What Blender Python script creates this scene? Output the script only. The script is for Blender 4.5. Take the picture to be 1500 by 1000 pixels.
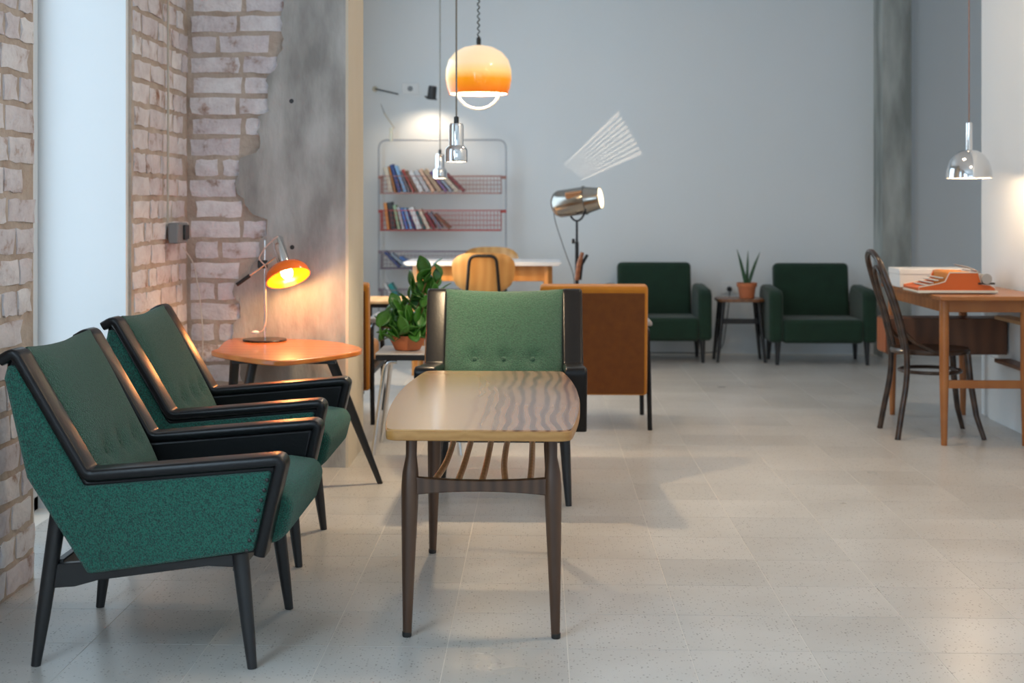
import bpy, math, random
from mathutils import Vector, Matrix
random.seed(7)
for o in list(bpy.data.objects): bpy.data.objects.remove(o)
scn = bpy.context.scene
COL = scn.collection
R = math.radians
PI = math.pi
# ------------------------------------------------------------------ camera
F = 2070.0; H = 1.2; PX, PY = 715.0, 300.0
YAW = math.atan(75.0/F)
cam = bpy.data.cameras.new('camera'); co = bpy.data.objects.new('camera', cam); COL.objects.link(co)
co.location = (0, 0, H); co.rotation_euler = (PI/2, 0, YAW)
cam.sensor_width = 36; cam.sensor_fit = 'HORIZONTAL'; cam.lens = F/1500*36
cam.shift_x = (750-PX)/1500; cam.shift_y = -(500-PY)/1500
cam.clip_start = .05
cam.dof.use_dof = True; cam.dof.focus_distance = 4.3; cam.dof.aperture_fstop = 4.0
scn.camera = co
ca, sa = math.cos(YAW), math.sin(YAW)
def world(px, py, D):
    lat = (px-PX)/F*D
    return Vector((-D*sa+lat*ca, D*ca+lat*sa, H-(py-PY)/F*D))
def at(px, py, z=0.0):           # a pixel on a horizontal plane
    return world(px, py, F*(H-z)/(py-PY))
def atY(px, py, Y):              # a pixel on a plane across the room
    return world(px, py, Y/(ca+(px-PX)/F*sa))
def atX(px, py, X):              # a pixel on a plane along the room
    return world(px, py, X/(-sa+(px-PX)/F*ca))
# ------------------------------------------------------------------ world, view, daylight
w = bpy.data.worlds.new('world'); scn.world = w; w.use_nodes = True
bg = w.node_tree.nodes['Background']; bg.inputs[0].default_value = (.70, .84, 1, 1); bg.inputs[1].default_value = .6
vs = scn.view_settings; vs.view_transform = 'Standard'; vs.look = 'None'; vs.gamma = 1; vs.exposure = -0.12
vs.use_curve_mapping = False
def area(name, loc, direction, sx, sy, power, color):
    l = bpy.data.lights.new(name, 'AREA'); l.shape = 'RECTANGLE'; l.size = sx; l.size_y = sy
    l.energy = power; l.color = color
    o = bpy.data.objects.new(name, l); COL.objects.link(o); o.location = loc
    o.rotation_euler = Vector(direction).to_track_quat('-Z', 'Y').to_euler()
    return o
DAY = (.62, .83, 1.0)
XL = -1.62                       # inner face of the window wall
area('daylight_middle_window', (-1.97, 4.97, 1.45), (1, 0, 0), .98, 2.5, 8, DAY)
area('daylight_near_window', (-1.66, 1.6, 1.5), (1, .1, -.1), 2.2, 2.3, 175, DAY)
area('daylight_far_window', (-1.60, 9.2, 1.6), (1, 0, -.05), 2.2, 2.3, 58, DAY)
area('added_front_fill', (.5, -2.9, 1.6), (0, 1, -.05), 3.6, 2.4, 22, (.86, .92, 1.0))  # fill light added behind the camera, no known window there
# ------------------------------------------------------------------ materials
MATS = {}
def mat(name, col, rough=.5, metal=0, var=0, vscale=8, bump=0, bscale=60, col2=None, detail=4, coat=0, emit=None, estr=0, trans=0, rnd=0, stretch=(1,1,1), sheen=0):
    if name in MATS: return MATS[name]
    m = bpy.data.materials.new(name); m.use_nodes = True; nt = m.node_tree; N = nt.nodes; L = nt.links
    p = N['Principled BSDF']; p.inputs['Roughness'].default_value = rough; p.inputs['Metallic'].default_value = metal
    p.inputs['Base Color'].default_value = (*col, 1)
    p.inputs['Coat Weight'].default_value = coat; p.inputs['Coat Roughness'].default_value = .08
    p.inputs['Transmission Weight'].default_value = trans
    p.inputs['Sheen Weight'].default_value = sheen
    if emit: p.inputs['Emission Color'].default_value = (*emit, 1); p.inputs['Emission Strength'].default_value = estr
    if col2 or bump or rnd:
        tc = N.new('ShaderNodeTexCoord'); mp = N.new('ShaderNodeMapping'); mp.inputs['Scale'].default_value = stretch
        L.new(tc.outputs['Object'], mp.inputs[0])
        vec = mp.outputs[0]
        oi = N.new('ShaderNodeObjectInfo')
        if rnd:
            ad = N.new('ShaderNodeVectorMath'); ad.operation = 'ADD'
            sc_ = N.new('ShaderNodeMath'); sc_.operation = 'MULTIPLY'; sc_.inputs[1].default_value = 57
            L.new(oi.outputs['Random'], sc_.inputs[0]); L.new(vec, ad.inputs[0]); L.new(sc_.outputs[0], ad.inputs[1]); vec = ad.outputs[0]
        if col2:
            n = N.new('ShaderNodeTexNoise'); n.inputs['Scale'].default_value = vscale; n.inputs['Detail'].default_value = detail
            L.new(vec, n.inputs['Vector'])
            r = N.new('ShaderNodeValToRGB'); r.color_ramp.elements[0].position = .5-var/2-.001; r.color_ramp.elements[1].position = .5+var/2+.001
            r.color_ramp.elements[0].color = (*col, 1); r.color_ramp.elements[1].color = (*col2, 1)
            L.new(n.outputs[0], r.inputs[0]); L.new(r.outputs[0], p.inputs['Base Color'])
        if bump:
            n2 = N.new('ShaderNodeTexNoise'); n2.inputs['Scale'].default_value = bscale; n2.inputs['Detail'].default_value = 3
            L.new(vec, n2.inputs['Vector'])
            b = N.new('ShaderNodeBump'); b.inputs['Strength'].default_value = bump; b.inputs['Distance'].default_value = .01
            L.new(n2.outputs[0], b.inputs['Height']); L.new(b.outputs[0], p.inputs['Normal'])
    MATS[name] = m
    return m
def wood(name, c1, c2, rough=.4, scale=3, axis='X', coat=0, dist=4, stretch=(1,1,1)):
    if name in MATS: return MATS[name]
    m = bpy.data.materials.new(name); m.use_nodes = True; nt = m.node_tree; N = nt.nodes; L = nt.links
    p = N['Principled BSDF']; p.inputs['Roughness'].default_value = rough; p.inputs['Coat Weight'].default_value = coat; p.inputs['Coat Roughness'].default_value = .07
    tc = N.new('ShaderNodeTexCoord'); mp = N.new('ShaderNodeMapping'); mp.inputs['Scale'].default_value = stretch
    wv = N.new('ShaderNodeTexWave'); wv.wave_type = 'BANDS'; wv.bands_direction = axis
    wv.inputs['Scale'].default_value = scale; wv.inputs['Distortion'].default_value = dist; wv.inputs['Detail'].default_value = 3; wv.inputs['Detail Scale'].default_value = 1.2
    r = N.new('ShaderNodeValToRGB'); r.color_ramp.elements[0].color = (*c1, 1); r.color_ramp.elements[1].color = (*c2, 1)
    L.new(tc.outputs['Object'], mp.inputs[0]); L.new(mp.outputs[0], wv.inputs[0]); L.new(wv.outputs[0], r.inputs[0]); L.new(r.outputs[0], p.inputs['Base Color'])
    MATS[name] = m
    return m
M_boucle = mat('green_boucle', (.0, .04, .03), .95, col2=(.004, .17, .115), var=.26, vscale=300, bump=1, bscale=280, sheen=.2)
M_boucle_warm = mat('green_boucle_warm_lit', (.012, .05, .03), .95, col2=(.035, .13, .075), var=.3, vscale=260, bump=1, bscale=240, sheen=.2)  # same boucle, with warm light on the inner backs put into its colour
M_vinyl = mat('black_vinyl', (.006, .006, .007), .30, bump=.05, bscale=120); M_vinyl.node_tree.nodes['Principled BSDF'].inputs['Specular IOR Level'].default_value = .28
M_blackwood = mat('black_lacquered_wood', (.014, .015, .017), .38)
M_blackmetal = mat('black_metal', (.02, .02, .022), .35, metal=.6)
M_velvet = mat('dark_green_velvet', (.003, .020, .009), .9, col2=(.005, .032, .014), var=.5, vscale=9, sheen=.15)
M_ochre = mat('ochre_fabric', (.52, .20, .010), .9, col2=(.42, .15, .008), var=.6, vscale=14, bump=.3, bscale=260, sheen=.2)
M_rust = mat('rust_brown_fabric', (.16, .05, .006), .9, col2=(.12, .035, .005), var=.6, vscale=25, bump=.3, bscale=260)
M_chrome = mat('chrome', (.75, .76, .77), .09, metal=1)
M_steel = mat('brushed_steel', (.55, .54, .52), .28, metal=1)
M_whitewall = mat('white_plaster', (.70, .73, .74), .9, col2=(.74, .76, .77), var=.8, vscale=1.2, bump=.06, bscale=30)
M_reveal = mat('white_painted_reveal', (.82, .84, .85), .85)
M_ceil = mat('white_ceiling', (.8, .8, .8), .9)
M_mortar = mat('mortar', (.40, .31, .25), .95, col2=(.62, .54, .47), var=.5, vscale=9, bump=.8, bscale=45)
M_concrete = mat('raw_concrete', (.27, .265, .255), .85, col2=(.50, .50, .49), var=.32, vscale=5, detail=14, bump=.45, bscale=28, stretch=(1.6, 1, .6))
M_cream = mat('cream_plaster', (.62, .55, .43), .85, col2=(.66, .60, .5), var=.6, vscale=3)
M_terrawood = wood('orange_teak', (.50, .13, .02), (.58, .19, .035), .3, 3, 'Y', coat=.4)
M_leaf = mat('leaf_green', (.02, .09, .012), .4, col2=(.05, .19, .02), var=.5, vscale=20, rnd=1)
M_aloe = mat('dark_snake_leaf', (.012, .05, .018), .45, col2=(.03, .09, .03), var=.5, vscale=40)
M_terra = mat('terracotta', (.45, .13, .05), .8, col2=(.52, .17, .07), var=.5, vscale=15)
M_white = mat('white_plastic', (.75, .75, .74), .4)
M_soil = mat('soil', (.04, .025, .015), .95, bump=.8, bscale=90)
M_dark = mat('black_plastic', (.015, .015, .015), .45)
M_greyplastic = mat('grey_plastic', (.22, .23, .24), .4)
# whitewashed brick
def brickmat():
    m = bpy.data.materials.new('whitewashed_brick'); m.use_nodes = True; nt = m.node_tree; N = nt.nodes; L = nt.links
    p = N['Principled BSDF']; p.inputs['Roughness'].default_value = .9
    tc = N.new('ShaderNodeTexCoord'); oi = N.new('ShaderNodeObjectInfo')
    mu = N.new('ShaderNodeMath'); mu.operation = 'MULTIPLY'; mu.inputs[1].default_value = 91
    ad = N.new('ShaderNodeVectorMath'); L.new(oi.outputs['Random'], mu.inputs[0]); L.new(tc.outputs['Object'], ad.inputs[0]); L.new(mu.outputs[0], ad.inputs[1])
    n = N.new('ShaderNodeTexNoise'); n.inputs['Scale'].default_value = 9; n.inputs['Detail'].default_value = 7; n.inputs['Roughness'].default_value = .65
    L.new(ad.outputs[0], n.inputs['Vector'])
    r = N.new('ShaderNodeValToRGB'); e = r.color_ramp.elements
    e[0].position = .27; e[0].color = (.30, .16, .11, 1); e[1].position = .58; e[1].color = (.86, .85, .87, 1)
    k = e.new(.36); k.color = (.52, .42, .38, 1); k = e.new(.43); k.color = (.74, .71, .73, 1)
    L.new(n.outputs[0], r.inputs[0])
    mx = N.new('ShaderNodeMix'); mx.data_type = 'RGBA'; mx.blend_type = 'MULTIPLY'; mx.inputs[0].default_value = 1
    r2 = N.new('ShaderNodeValToRGB'); r2.color_ramp.elements[0].color = (.82, .78, .80, 1); r2.color_ramp.elements[1].color = (1, 1, 1, 1)
    L.new(oi.outputs['Random'], r2.inputs[0]); L.new(r.outputs[0], mx.inputs[6]); L.new(r2.outputs[0], mx.inputs[7])
    L.new(mx.outputs[2], p.inputs['Base Color'])
    n2 = N.new('ShaderNodeTexNoise'); n2.inputs['Scale'].default_value = 40; n2.inputs['Detail'].default_value = 5; L.new(ad.outputs[0], n2.inputs['Vector'])
    b = N.new('ShaderNodeBump'); b.inputs['Strength'].default_value = .7; b.inputs['Distance'].default_value = .012; L.new(n2.outputs[0], b.inputs['Height']); L.new(b.outputs[0], p.inputs['Normal'])
    return m
M_brick = brickmat()
def terrazzo():
    m = bpy.data.materials.new('speckled_terrazzo'); m.use_nodes = True; nt = m.node_tree; N = nt.nodes; L = nt.links
    p = N['Principled BSDF']; p.inputs['Roughness'].default_value = .34
    tc = N.new('ShaderNodeTexCoord'); ge = N.new('ShaderNodeNewGeometry'); oi = N.new('ShaderNodeObjectInfo')
    v = N.new('ShaderNodeTexVoronoi'); v.inputs['Scale'].default_value = 120; v.inputs['Randomness'].default_value = 1
    L.new(ge.outputs['Position'], v.inputs['Vector'])
    sp = N.new('ShaderNodeSeparateColor'); L.new(v.outputs['Color'], sp.inputs[0])
    g1 = N.new('ShaderNodeMath'); g1.operation = 'MULTIPLY_ADD'; g1.inputs[1].default_value = .75; g1.inputs[2].default_value = -.37   # speck radius per cell
    L.new(sp.outputs[0], g1.inputs[0])
    lt = N.new('ShaderNodeMath'); lt.operation = 'LESS_THAN'; L.new(v.outputs['Distance'], lt.inputs[0]); L.new(g1.outputs[0], lt.inputs[1])
    r = N.new('ShaderNodeMix'); r.data_type = 'RGBA'; L.new(lt.outputs[0], r.inputs[0]); r.inputs[6].default_value = (.60, .585, .56, 1); r.inputs[7].default_value = (.26, .24, .22, 1)
    n3 = N.new('ShaderNodeTexNoise'); n3.inputs['Scale'].default_value = 2.3; n3.inputs['Detail'].default_value = 4; L.new(ge.outputs['Position'], n3.inputs['Vector'])
    r3 = N.new('ShaderNodeValToRGB'); r3.color_ramp.elements[0].position = .3; r3.color_ramp.elements[0].color = (.86, .84, .82, 1); r3.color_ramp.elements[1].position = .7; r3.color_ramp.elements[1].color = (1, 1, 1, 1)
    L.new(n3.outputs[0], r3.inputs[0])
    mx = N.new('ShaderNodeMix'); mx.data_type = 'RGBA'; mx.blend_type = 'MULTIPLY'; mx.inputs[0].default_value = 1
    L.new(r.outputs[2], mx.inputs[6]); L.new(r3.outputs[0], mx.inputs[7])
    mx2 = N.new('ShaderNodeMix'); mx2.data_type = 'RGBA'; mx2.blend_type = 'MULTIPLY'; mx2.inputs[0].default_value = 1
    r4 = N.new('ShaderNodeValToRGB'); r4.color_ramp.elements[0].color = (.90, .90, .90, 1); r4.color_ramp.elements[1].color = (1, 1, 1, 1)
    L.new(oi.outputs['Random'], r4.inputs[0]); L.new(mx.outputs[2], mx2.inputs[6]); L.new(r4.outputs[0], mx2.inputs[7])
    L.new(mx2.outputs[2], p.inputs['Base Color'])
    r5 = N.new('ShaderNodeMapRange'); r5.inputs[3].default_value = .25; r5.inputs[4].default_value = .33; L.new(n3.outputs[0], r5.inputs[0]); L.new(r5.outputs[0], p.inputs['Roughness'])
    return m
M_tile = terrazzo()
M_grout = mat('light_grout', (.78, .75, .70), .8)
# ------------------------------------------------------------------ mesh helpers
class MB:
    def __init__(s): s.v = []; s.f = []
    def add(s, v, f):
        n = len(s.v); s.v += [tuple(x) for x in v]; s.f += [[i+n for i in q] for q in f]; return s
    def box(s, a, b, rot=None, off=(0,0,0)):
        v = [(x, y, z) for x in (a[0], b[0]) for y in (a[1], b[1]) for z in (a[2], b[2])]
        if rot is not None: v = [rot @ Vector(p) for p in v]
        v = [Vector(p)+Vector(off) for p in v]
        return s.add(v, [(0,1,3,2),(4,6,7,5),(0,4,5,1),(2,3,7,6),(0,2,6,4),(1,5,7,3)])
    def prism(s, poly, a, b, fn):       # poly of 2D points, extruded a..b ; fn(u,v,t)->xyz
        n = len(poly); v = [fn(u, q, a) for u, q in poly]+[fn(u, q, b) for u, q in poly]
        f = [list(range(n))[::-1], list(range(n, 2*n))]+[[i, (i+1)%n, n+(i+1)%n, n+i] for i in range(n)]
        return s.add(v, f)
    def tube(s, path, r, n=10, closed=False, section=None, up=None):
        path = [Vector(p) for p in path]; m = len(path)
        rr = r if isinstance(r, (list, tuple)) else [r]*m
        if section is None: sec = [(math.cos(2*PI*i/n), math.sin(2*PI*i/n)) for i in range(n)]
        else: sec = section; n = len(sec)
        T = []
        for i in range(m):
            if closed: t = path[(i+1)%m]-path[i-1]
            else: t = path[min(i+1, m-1)]-path[max(i-1, 0)]
            T.append(t.normalized())
        u = Vector(up) if up else (Vector((0,0,1)) if abs(T[0].z) < .9 else Vector((1,0,0)))
        v = []; fr = None
        for i in range(m):
            if up: x = u.cross(T[i]).normalized()
            else:
                if fr is None: x = u.cross(T[i]).normalized()
                else: x = (fr-T[i]*fr.dot(T[i])).normalized()
            fr = x; y = T[i].cross(x)
            v += [path[i]+x*(a*rr[i])+y*(b*rr[i]) for a, b in sec]
        f = []
        for i in range(m if closed else m-1):
            j = (i+1)%m
            f += [[i*n+k, i*n+(k+1)%n, j*n+(k+1)%n, j*n+k] for k in range(n)]
        if not closed: f += [list(range(n))[::-1], [(m-1)*n+k for k in range(n)]]
        return s.add(v, f)
    def lathe(s, prof, n=24, mtx=None, cap=True):   # prof: (r,z)
        m = len(prof); v = []
        for r, z in prof: v += [Vector((r*math.cos(2*PI*k/n), r*math.sin(2*PI*k/n), z)) for k in range(n)]
        if mtx is not None: v = [mtx @ p for p in v]
        f = [[i*n+k, i*n+(k+1)%n, (i+1)*n+(k+1)%n, (i+1)*n+k] for i in range(m-1) for k in range(n)]
        if cap: f += [list(range(n))[::-1], [(m-1)*n+k for k in range(n)]]
        return s.add(v, f)
    def build(s, name, m, parent=None, bevel=0, seg=2, smooth=40, sub=0):
        me = bpy.data.meshes.new(name); me.from_pydata([tuple(p) for p in s.v], [], s.f); me.update()
        if smooth:
            me.polygons.foreach_set('use_smooth', [True]*len(me.polygons)); me.set_sharp_from_angle(angle=R(smooth))
        o = bpy.data.objects.new(name, me); COL.objects.link(o)
        me.materials.append(m)
        if bevel:
            b = o.modifiers.new('bevel', 'BEVEL'); b.width = bevel; b.segments = seg; b.limit_method = 'ANGLE'; b.angle_limit = R(35)
        if sub:
            d = o.modifiers.new('sub', 'SUBSURF'); d.levels = sub; d.render_levels = sub
        if parent is not None: o.parent = parent
        return o
def inst(me_obj, name, loc, rot=(0,0,0), parent=None, scale=(1,1,1)):
    o = bpy.data.objects.new(name, me_obj.data); COL.objects.link(o)
    for md in me_obj.modifiers:
        k = o.modifiers.new(md.name, md.type)
        if md.type == 'BEVEL': k.width = md.width; k.segments = md.segments; k.limit_method = 'ANGLE'; k.angle_limit = md.angle_limit
    o.location = loc; o.rotation_euler = rot; o.scale = scale
    if parent is not None: o.parent = parent
    return o
def tag(o, label, cat, group=None):
    o['label'] = label; o['category'] = cat
    if group: o['group'] = group
    return o
def thing(name, label, cat, loc=(0,0,0), rz=0, group=None):
    o = bpy.data.objects.new(name, None); COL.objects.link(o); o.empty_display_size = .1
    o.location = loc; o.rotation_euler = (0, 0, rz)
    return tag(o, label, cat, group)
def struct(o): o['kind'] = 'structure'; return o
def copy_tree(o, parent=None):
    c = o.copy(); COL.objects.link(c); c.parent = parent
    for ch in list(o.children): copy_tree(ch, c)
    return c
def rrect(w, h, r, n=4):
    out = []
    for cx, cy, a0 in ((w/2-r, h/2-r, 0), (-w/2+r, h/2-r, 90), (-w/2+r, -h/2+r, 180), (w/2-r, -h/2+r, 270)):
        for k in range(n+1):
            a = R(a0+90*k/n); out.append((cx+r*math.cos(a), cy+r*math.sin(a)))
    return out
def arc_path(pts, n=6, rad=.03):       # polyline with rounded corners
    pts = [Vector(p) for p in pts]; out = [pts[0]]
    for i in range(1, len(pts)-1):
        a, b, c = pts[i-1], pts[i], pts[i+1]
        d1 = (a-b); d2 = (c-b); r1 = min(rad, d1.length*.45); r2 = min(rad, d2.length*.45)
        p1 = b+d1.normalized()*r1; p2 = b+d2.normalized()*r2
        for k in range(n+1):
            t = k/n; out.append(p1*(1-t)**2+b*2*t*(1-t)+p2*t*t)
    out.append(pts[-1])
    return out
# ------------------------------------------------------------------ the room
YF = 6.45        # brick and concrete face across the room
YB = 11.5        # back wall
CZ = 3.3
XR = 2.54        # partition face
def sbox(name, a, b, m, parent=None, bevel=0):
    o = MB().box(a, b).build(name, m, parent, bevel, smooth=0)
    if parent is None: struct(o)
    return o
floor = sbox('floor', (-2.1, -3.1, -.12), (5.0, 11.6, -.0012), M_grout)
sbox('ceiling', (-2.1, -3.1, CZ), (5.0, 11.6, CZ+.1), M_ceil)
sbox('wall_back', (-1.9, YB, -.004), (5.0, YB+.1, CZ), M_whitewall)
sbox('wall_right', (4.9, 8.3, -.004), (5.0, 11.5, CZ), M_whitewall)
# tiles
TS = .3262; TX0 = .0762
ty0 = at(1233, 903).y
tm = MB().box((-TS/2+.0012, -TS/2+.0012, -.02), (TS/2-.0012, TS/2-.0012, 0)).build('tile', M_tile, floor, smooth=0)
tm.data.materials[0] = M_tile
spots = []
for i in range(-8, 16):
    for j in range(-10, 30):
        x = TX0+TS*(i+.5); y = ty0+TS*(j+.5)
        if x < -1.98 or x > 4.8 or y < -2.9 or y > YB-.1: continue
        if x < XL-.17 and not (4.3 < y < 5.7): continue
        vis = False
        if y > 3.2:
            px = 790+x*F/y; vis = -60 < px < 1560 and not (x > XR and y < 8.2)
            if x < -.88+.05 and y > YF and y < 7: vis = False
        spots.append((0 if vis else 1, y, x))
spots.sort()
first = True; rest = MB(); cnt = 0
for hid, y, x in spots:
    if not hid and cnt < 298:
        cnt += 1
        if first: tm.location = (x, y, 0); first = False
        else: inst(tm, 'tile', (x, y, 0), parent=floor)
    else:
        rest.box((x-TS/2+.0012, y-TS/2+.0012, -.02), (x+TS/2-.0012, y+TS/2-.0012, 0))
ro = rest.build('tile_field', M_tile, floor, smooth=0); ro['kind'] = 'stuff'
# brick walls
BH = .0945; BG = .021
def brick_mesh(k, L):
    rr = random.Random(k); m = MB()
    nx, nz = 5, 3
    # front face grid with jittered rim, local x along length, -y outwards
    def P(i, j, y):
        x = -L/2+L*i/(nx-1); z = -(BH-BG)/2+(BH-BG)*j/(nz-1)
        if i in (0, nx-1): x += rr.uniform(-.006, .004)*(1 if i else -1)*-1
        if j in (0, nz-1): z += rr.uniform(-.0045, .0045)
        return (x, y+rr.uniform(-.004, .004), z)
    v = [P(i, j, -.004 if (i in (0, nx-1) or j in (0, nz-1)) else -.009) for j in range(nz) for i in range(nx)]
    f = [[j*nx+i, j*nx+i+1, (j+1)*nx+i+1, (j+1)*nx+i] for j in range(nz-1) for i in range(nx-1)]
    rim = [i for i in range(nx)]+[j*nx+nx-1 for j in range(1, nz)]+[(nz-1)*nx+i for i in range(nx-2, -1, -1)]+[j*nx for j in range(nz-2, 0, -1)]
    n = len(v)
    v += [(v[q][0]*1.0, .02, v[q][2]) for q in rim]
    f += [[rim[(q+1)%len(rim)], rim[q], n+q, n+(q+1)%len(rim)] for q in range(len(rim))]
    m.add(v, f)
    o = m.build('brick', M_brick, None, smooth=50)
    COL.objects.unlink(o)
    return o
LENS = [.105, .15, .205, .22]
BR = {L: [brick_mesh(i*11+k, L) for k in range(5)] for i, L in enumerate(LENS)}
def lay(parent, origin, rz, u0, u1, z0, z1, umax=lambda z: 99):
    rot = Matrix.Rotation(rz, 3, 'Z'); row = 0; z = z0+BH/2
    while z < z1:
        u = u0+(0 if row % 2 else random.uniform(0, .03)); k = 0
        while u < min(u1, umax(z))-.05:
            L = random.choice([.22, .205, .22, .105, .15]) if row % 3 else random.choice([.105, .22, .105, .205])
            lim = min(u1, umax(z))
            if u+L > lim: L = max([q for q in LENS if u+q <= lim+.02] or [0])
            if L == 0: break
            p = Vector(origin)+rot @ Vector((u+L/2, 0, z))
            b = random.choice(BR[L]); o = inst(b, 'brick', p, (0, R(random.uniform(-.8, .8)), rz), parent)
            u += L+BG+random.uniform(-.002, .006)
        z += BH; row += 1
# window wall: near pier, far pier ; brick proud of mortar
WT = .40
wl1 = sbox('wall_left', (XL-WT, 3.05, -.004), (XL+.0, 4.47, CZ), M_mortar)
wl2 = sbox('wall_left_pier', (XL-WT, 5.56, -.004), (XL, 7.0, CZ), M_mortar)
# white painted reveal of the far jamb (faces the camera) and head above the opening
sbox('trim_1', (XL-WT, 5.525, -.004), (XL-.012, 5.56, CZ), M_reveal)
sbox('trim_2', (XL-WT, 4.47, -.004), (XL-.004, 4.49, CZ), M_reveal)
sbox('wall_left_head', (XL-WT, 4.49, 2.85), (XL, 5.525, CZ), M_reveal)
lay(wl1, (XL, 4.455, 0), R(-90)+PI, -.0, 0, 0, 0) if False else None
lay(wl1, (XL, 3.62, 0), PI/2, 0, .84, .0, 2.3)
lay(wl2, (XL, 5.575, 0), PI/2, 0, .86, .0, 2.55)
wf = sbox('wall_front_stub', (XL, YF, -.004), (-.885, 6.98, CZ), M_mortar)
# boundary between bricks and concrete, from the photograph
bnd = [(0, 415), (50, 417), (85, 408), (120, 402), (160, 392), (205, 386), (240, 352), (298, 345), (312, 388), (380, 384), (420, 350), (450, 352), (520, 350), (560, 352), (700, 350)]
def bx_at(z):
    py = 300+(H-z)*F/YF
    if py <= 0: return atY(415, 0, YF).x
    for (a, xa), (b, xb) in zip(bnd, bnd[1:]):
        if a <= py <= b: return atY(xa+(xb-xa)*(py-a)/(b-a), py, YF).x
    return atY(350, 600, YF).x
lay(wf, (XL, YF, 0), 0, .02, .75, .0, 2.55, lambda z: bx_at(z)-XL+.015)
poly = []
z = 0.0
rb = random.Random(3)
while z < CZ:
    rowz = (int(z/BH)+.5)*BH; jr = random.Random(int(z/BH)*7+1).uniform(-.03, .03)
    poly.append((bx_at(rowz)*.7+bx_at(z)*.3+jr+rb.uniform(-.008, .008), z)); z += .0236
poly += [(bx_at(CZ-.01), CZ), (-.885, CZ), (-.885, 0)]
cc = MB().prism(poly, YF-.02, YF+.01, lambda u, v, t: (u, t, v)).build('concrete_face', M_concrete, wf, smooth=0)
for px, py in ((427, 148), (428, 362)):
    p = atY(px, py, YF-.02); MB().lathe([(.0105, -.004), (.0105, .0008)], 14, Matrix.Translation(p) @ Matrix.Rotation(PI/2, 4, 'X')).build('form_tie_hole_shade', M_dark, wf)  # flat dark disc painted for the shade inside the hole
sbox('trim_3', (-.885, YF-.02, -.004), (-.872, 6.98, CZ), M_cream)
# far left wall, with windows out of view; walls behind the camera
sbox('wall_left_far', (XL-.1, 7.0, -.004), (XL-.03, YB, CZ), M_whitewall)
sbox('wall_left_near', (XL-.1, -3.0, -.004), (XL-.06, 3.05, CZ), M_whitewall)
sbox('wall_behind', (-2.0, -3.1, -.004), (2.6, -3.0, CZ), M_whitewall)
# window frames in the openings
def window(name, cx, cy, w_, h, z0, along='Y'):
    o = bpy.data.objects.new(name, None); COL.objects.link(o); struct(o); o.location = (cx, cy, z0)
    if along == 'X': o.rotation_euler = (0, 0, PI/2)
    m = MB()
    for a, b in (((-.03, -w_/2, 0), (.03, -w_/2+.05, h)), ((-.03, w_/2-.05, 0), (.03, w_/2, h)), ((-.03, -w_/2, 0), (.03, w_/2, .05)), ((-.03, -w_/2, h-.05), (.03, w_/2, h))): m.box(a, b)
    m.build('window_frame', M_white, o, smooth=0)
    MB().box((-.006, -w_/2+.05, .05), (.0, w_/2-.05, h-.05)).build('pane', mat('sky_lit_glass', (.75, .85, .95), .1, emit=(.7, .85, 1), estr=.5), o, smooth=0)
    return o
window('window_1', -2.01, 5.0, 1.03, 2.84, 0)
window('window_2', -1.715, 1.6, 2.3, 2.4, .3)
window('window_3', -1.655, 9.2, 2.3, 2.4, .4)
window('window_added', .5, -2.98, 3.7, 2.5, .35, 'X')  # unseen window added around the fill light behind the camera
# right: partition with a low plinth and two shelf boards, concrete column
sbox('wall_partition', (XR, -3.0, -.004), (XR+.2, 8.22, CZ), M_whitewall)
sbox('baseboard_right', (XR-.012, 3.0, 0), (XR, 8.05, .35), M_whitewall)
M_shelf = wood('light_shelf_wood', (.52, .30, .13), (.60, .37, .18), .45, 4, 'X')
M_walnut = wood('walnut_board', (.11, .045, .022), (.16, .065, .03), .4, 4, 'X')
c0 = atX(1292, 400, 2.75); colx = atY(1293, 400, 11.2).x; colx2 = atY(1335, 400, 11.2).x
sbox('trim_column', (colx, 11.2, -.004), (colx2, YB, CZ), mat('stained_concrete_column', (.22, .23, .21), .85, col2=(.44, .45, .42), var=.3, vscale=3.5, detail=9, bump=.3, bscale=25, stretch=(2, 2, .5)))
def added_ceiling_lamp(x, y, label, power):  # lamps added out of view for warm overhead light
    t = thing('added_ceiling_lamp', label, 'ceiling lamp', (x, y, CZ), 0, 'added unseen ceiling lamps')
    MB().lathe([(.20, 0), (.20, -.05), (.185, -.06)], 32).build('housing', M_white, t, smooth=35)
    MB().lathe([(.18, -.059), (.18, -.063)], 32).build('diffuser', mat('warm_diffuser', (1, .9, .75), .5, emit=(1, .76, .50), estr=4), t, smooth=35)
    l = bpy.data.lights.new('added_ceiling_glow', 'AREA'); l.shape = 'DISK'; l.size = .36; l.energy = power; l.color = (1, .72, .46)
    lo = bpy.data.objects.new('added_ceiling_glow', l); COL.objects.link(lo); lo.parent = t; lo.location = (0, 0, -.066)
added_ceiling_lamp(1.9, 4.4, 'round warm ceiling lamp added out of view above the open tiled floor', 32)
added_ceiling_lamp(1.3, 6.9, 'round warm ceiling lamp added out of view above the floor before the writing desk', 22)
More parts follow.
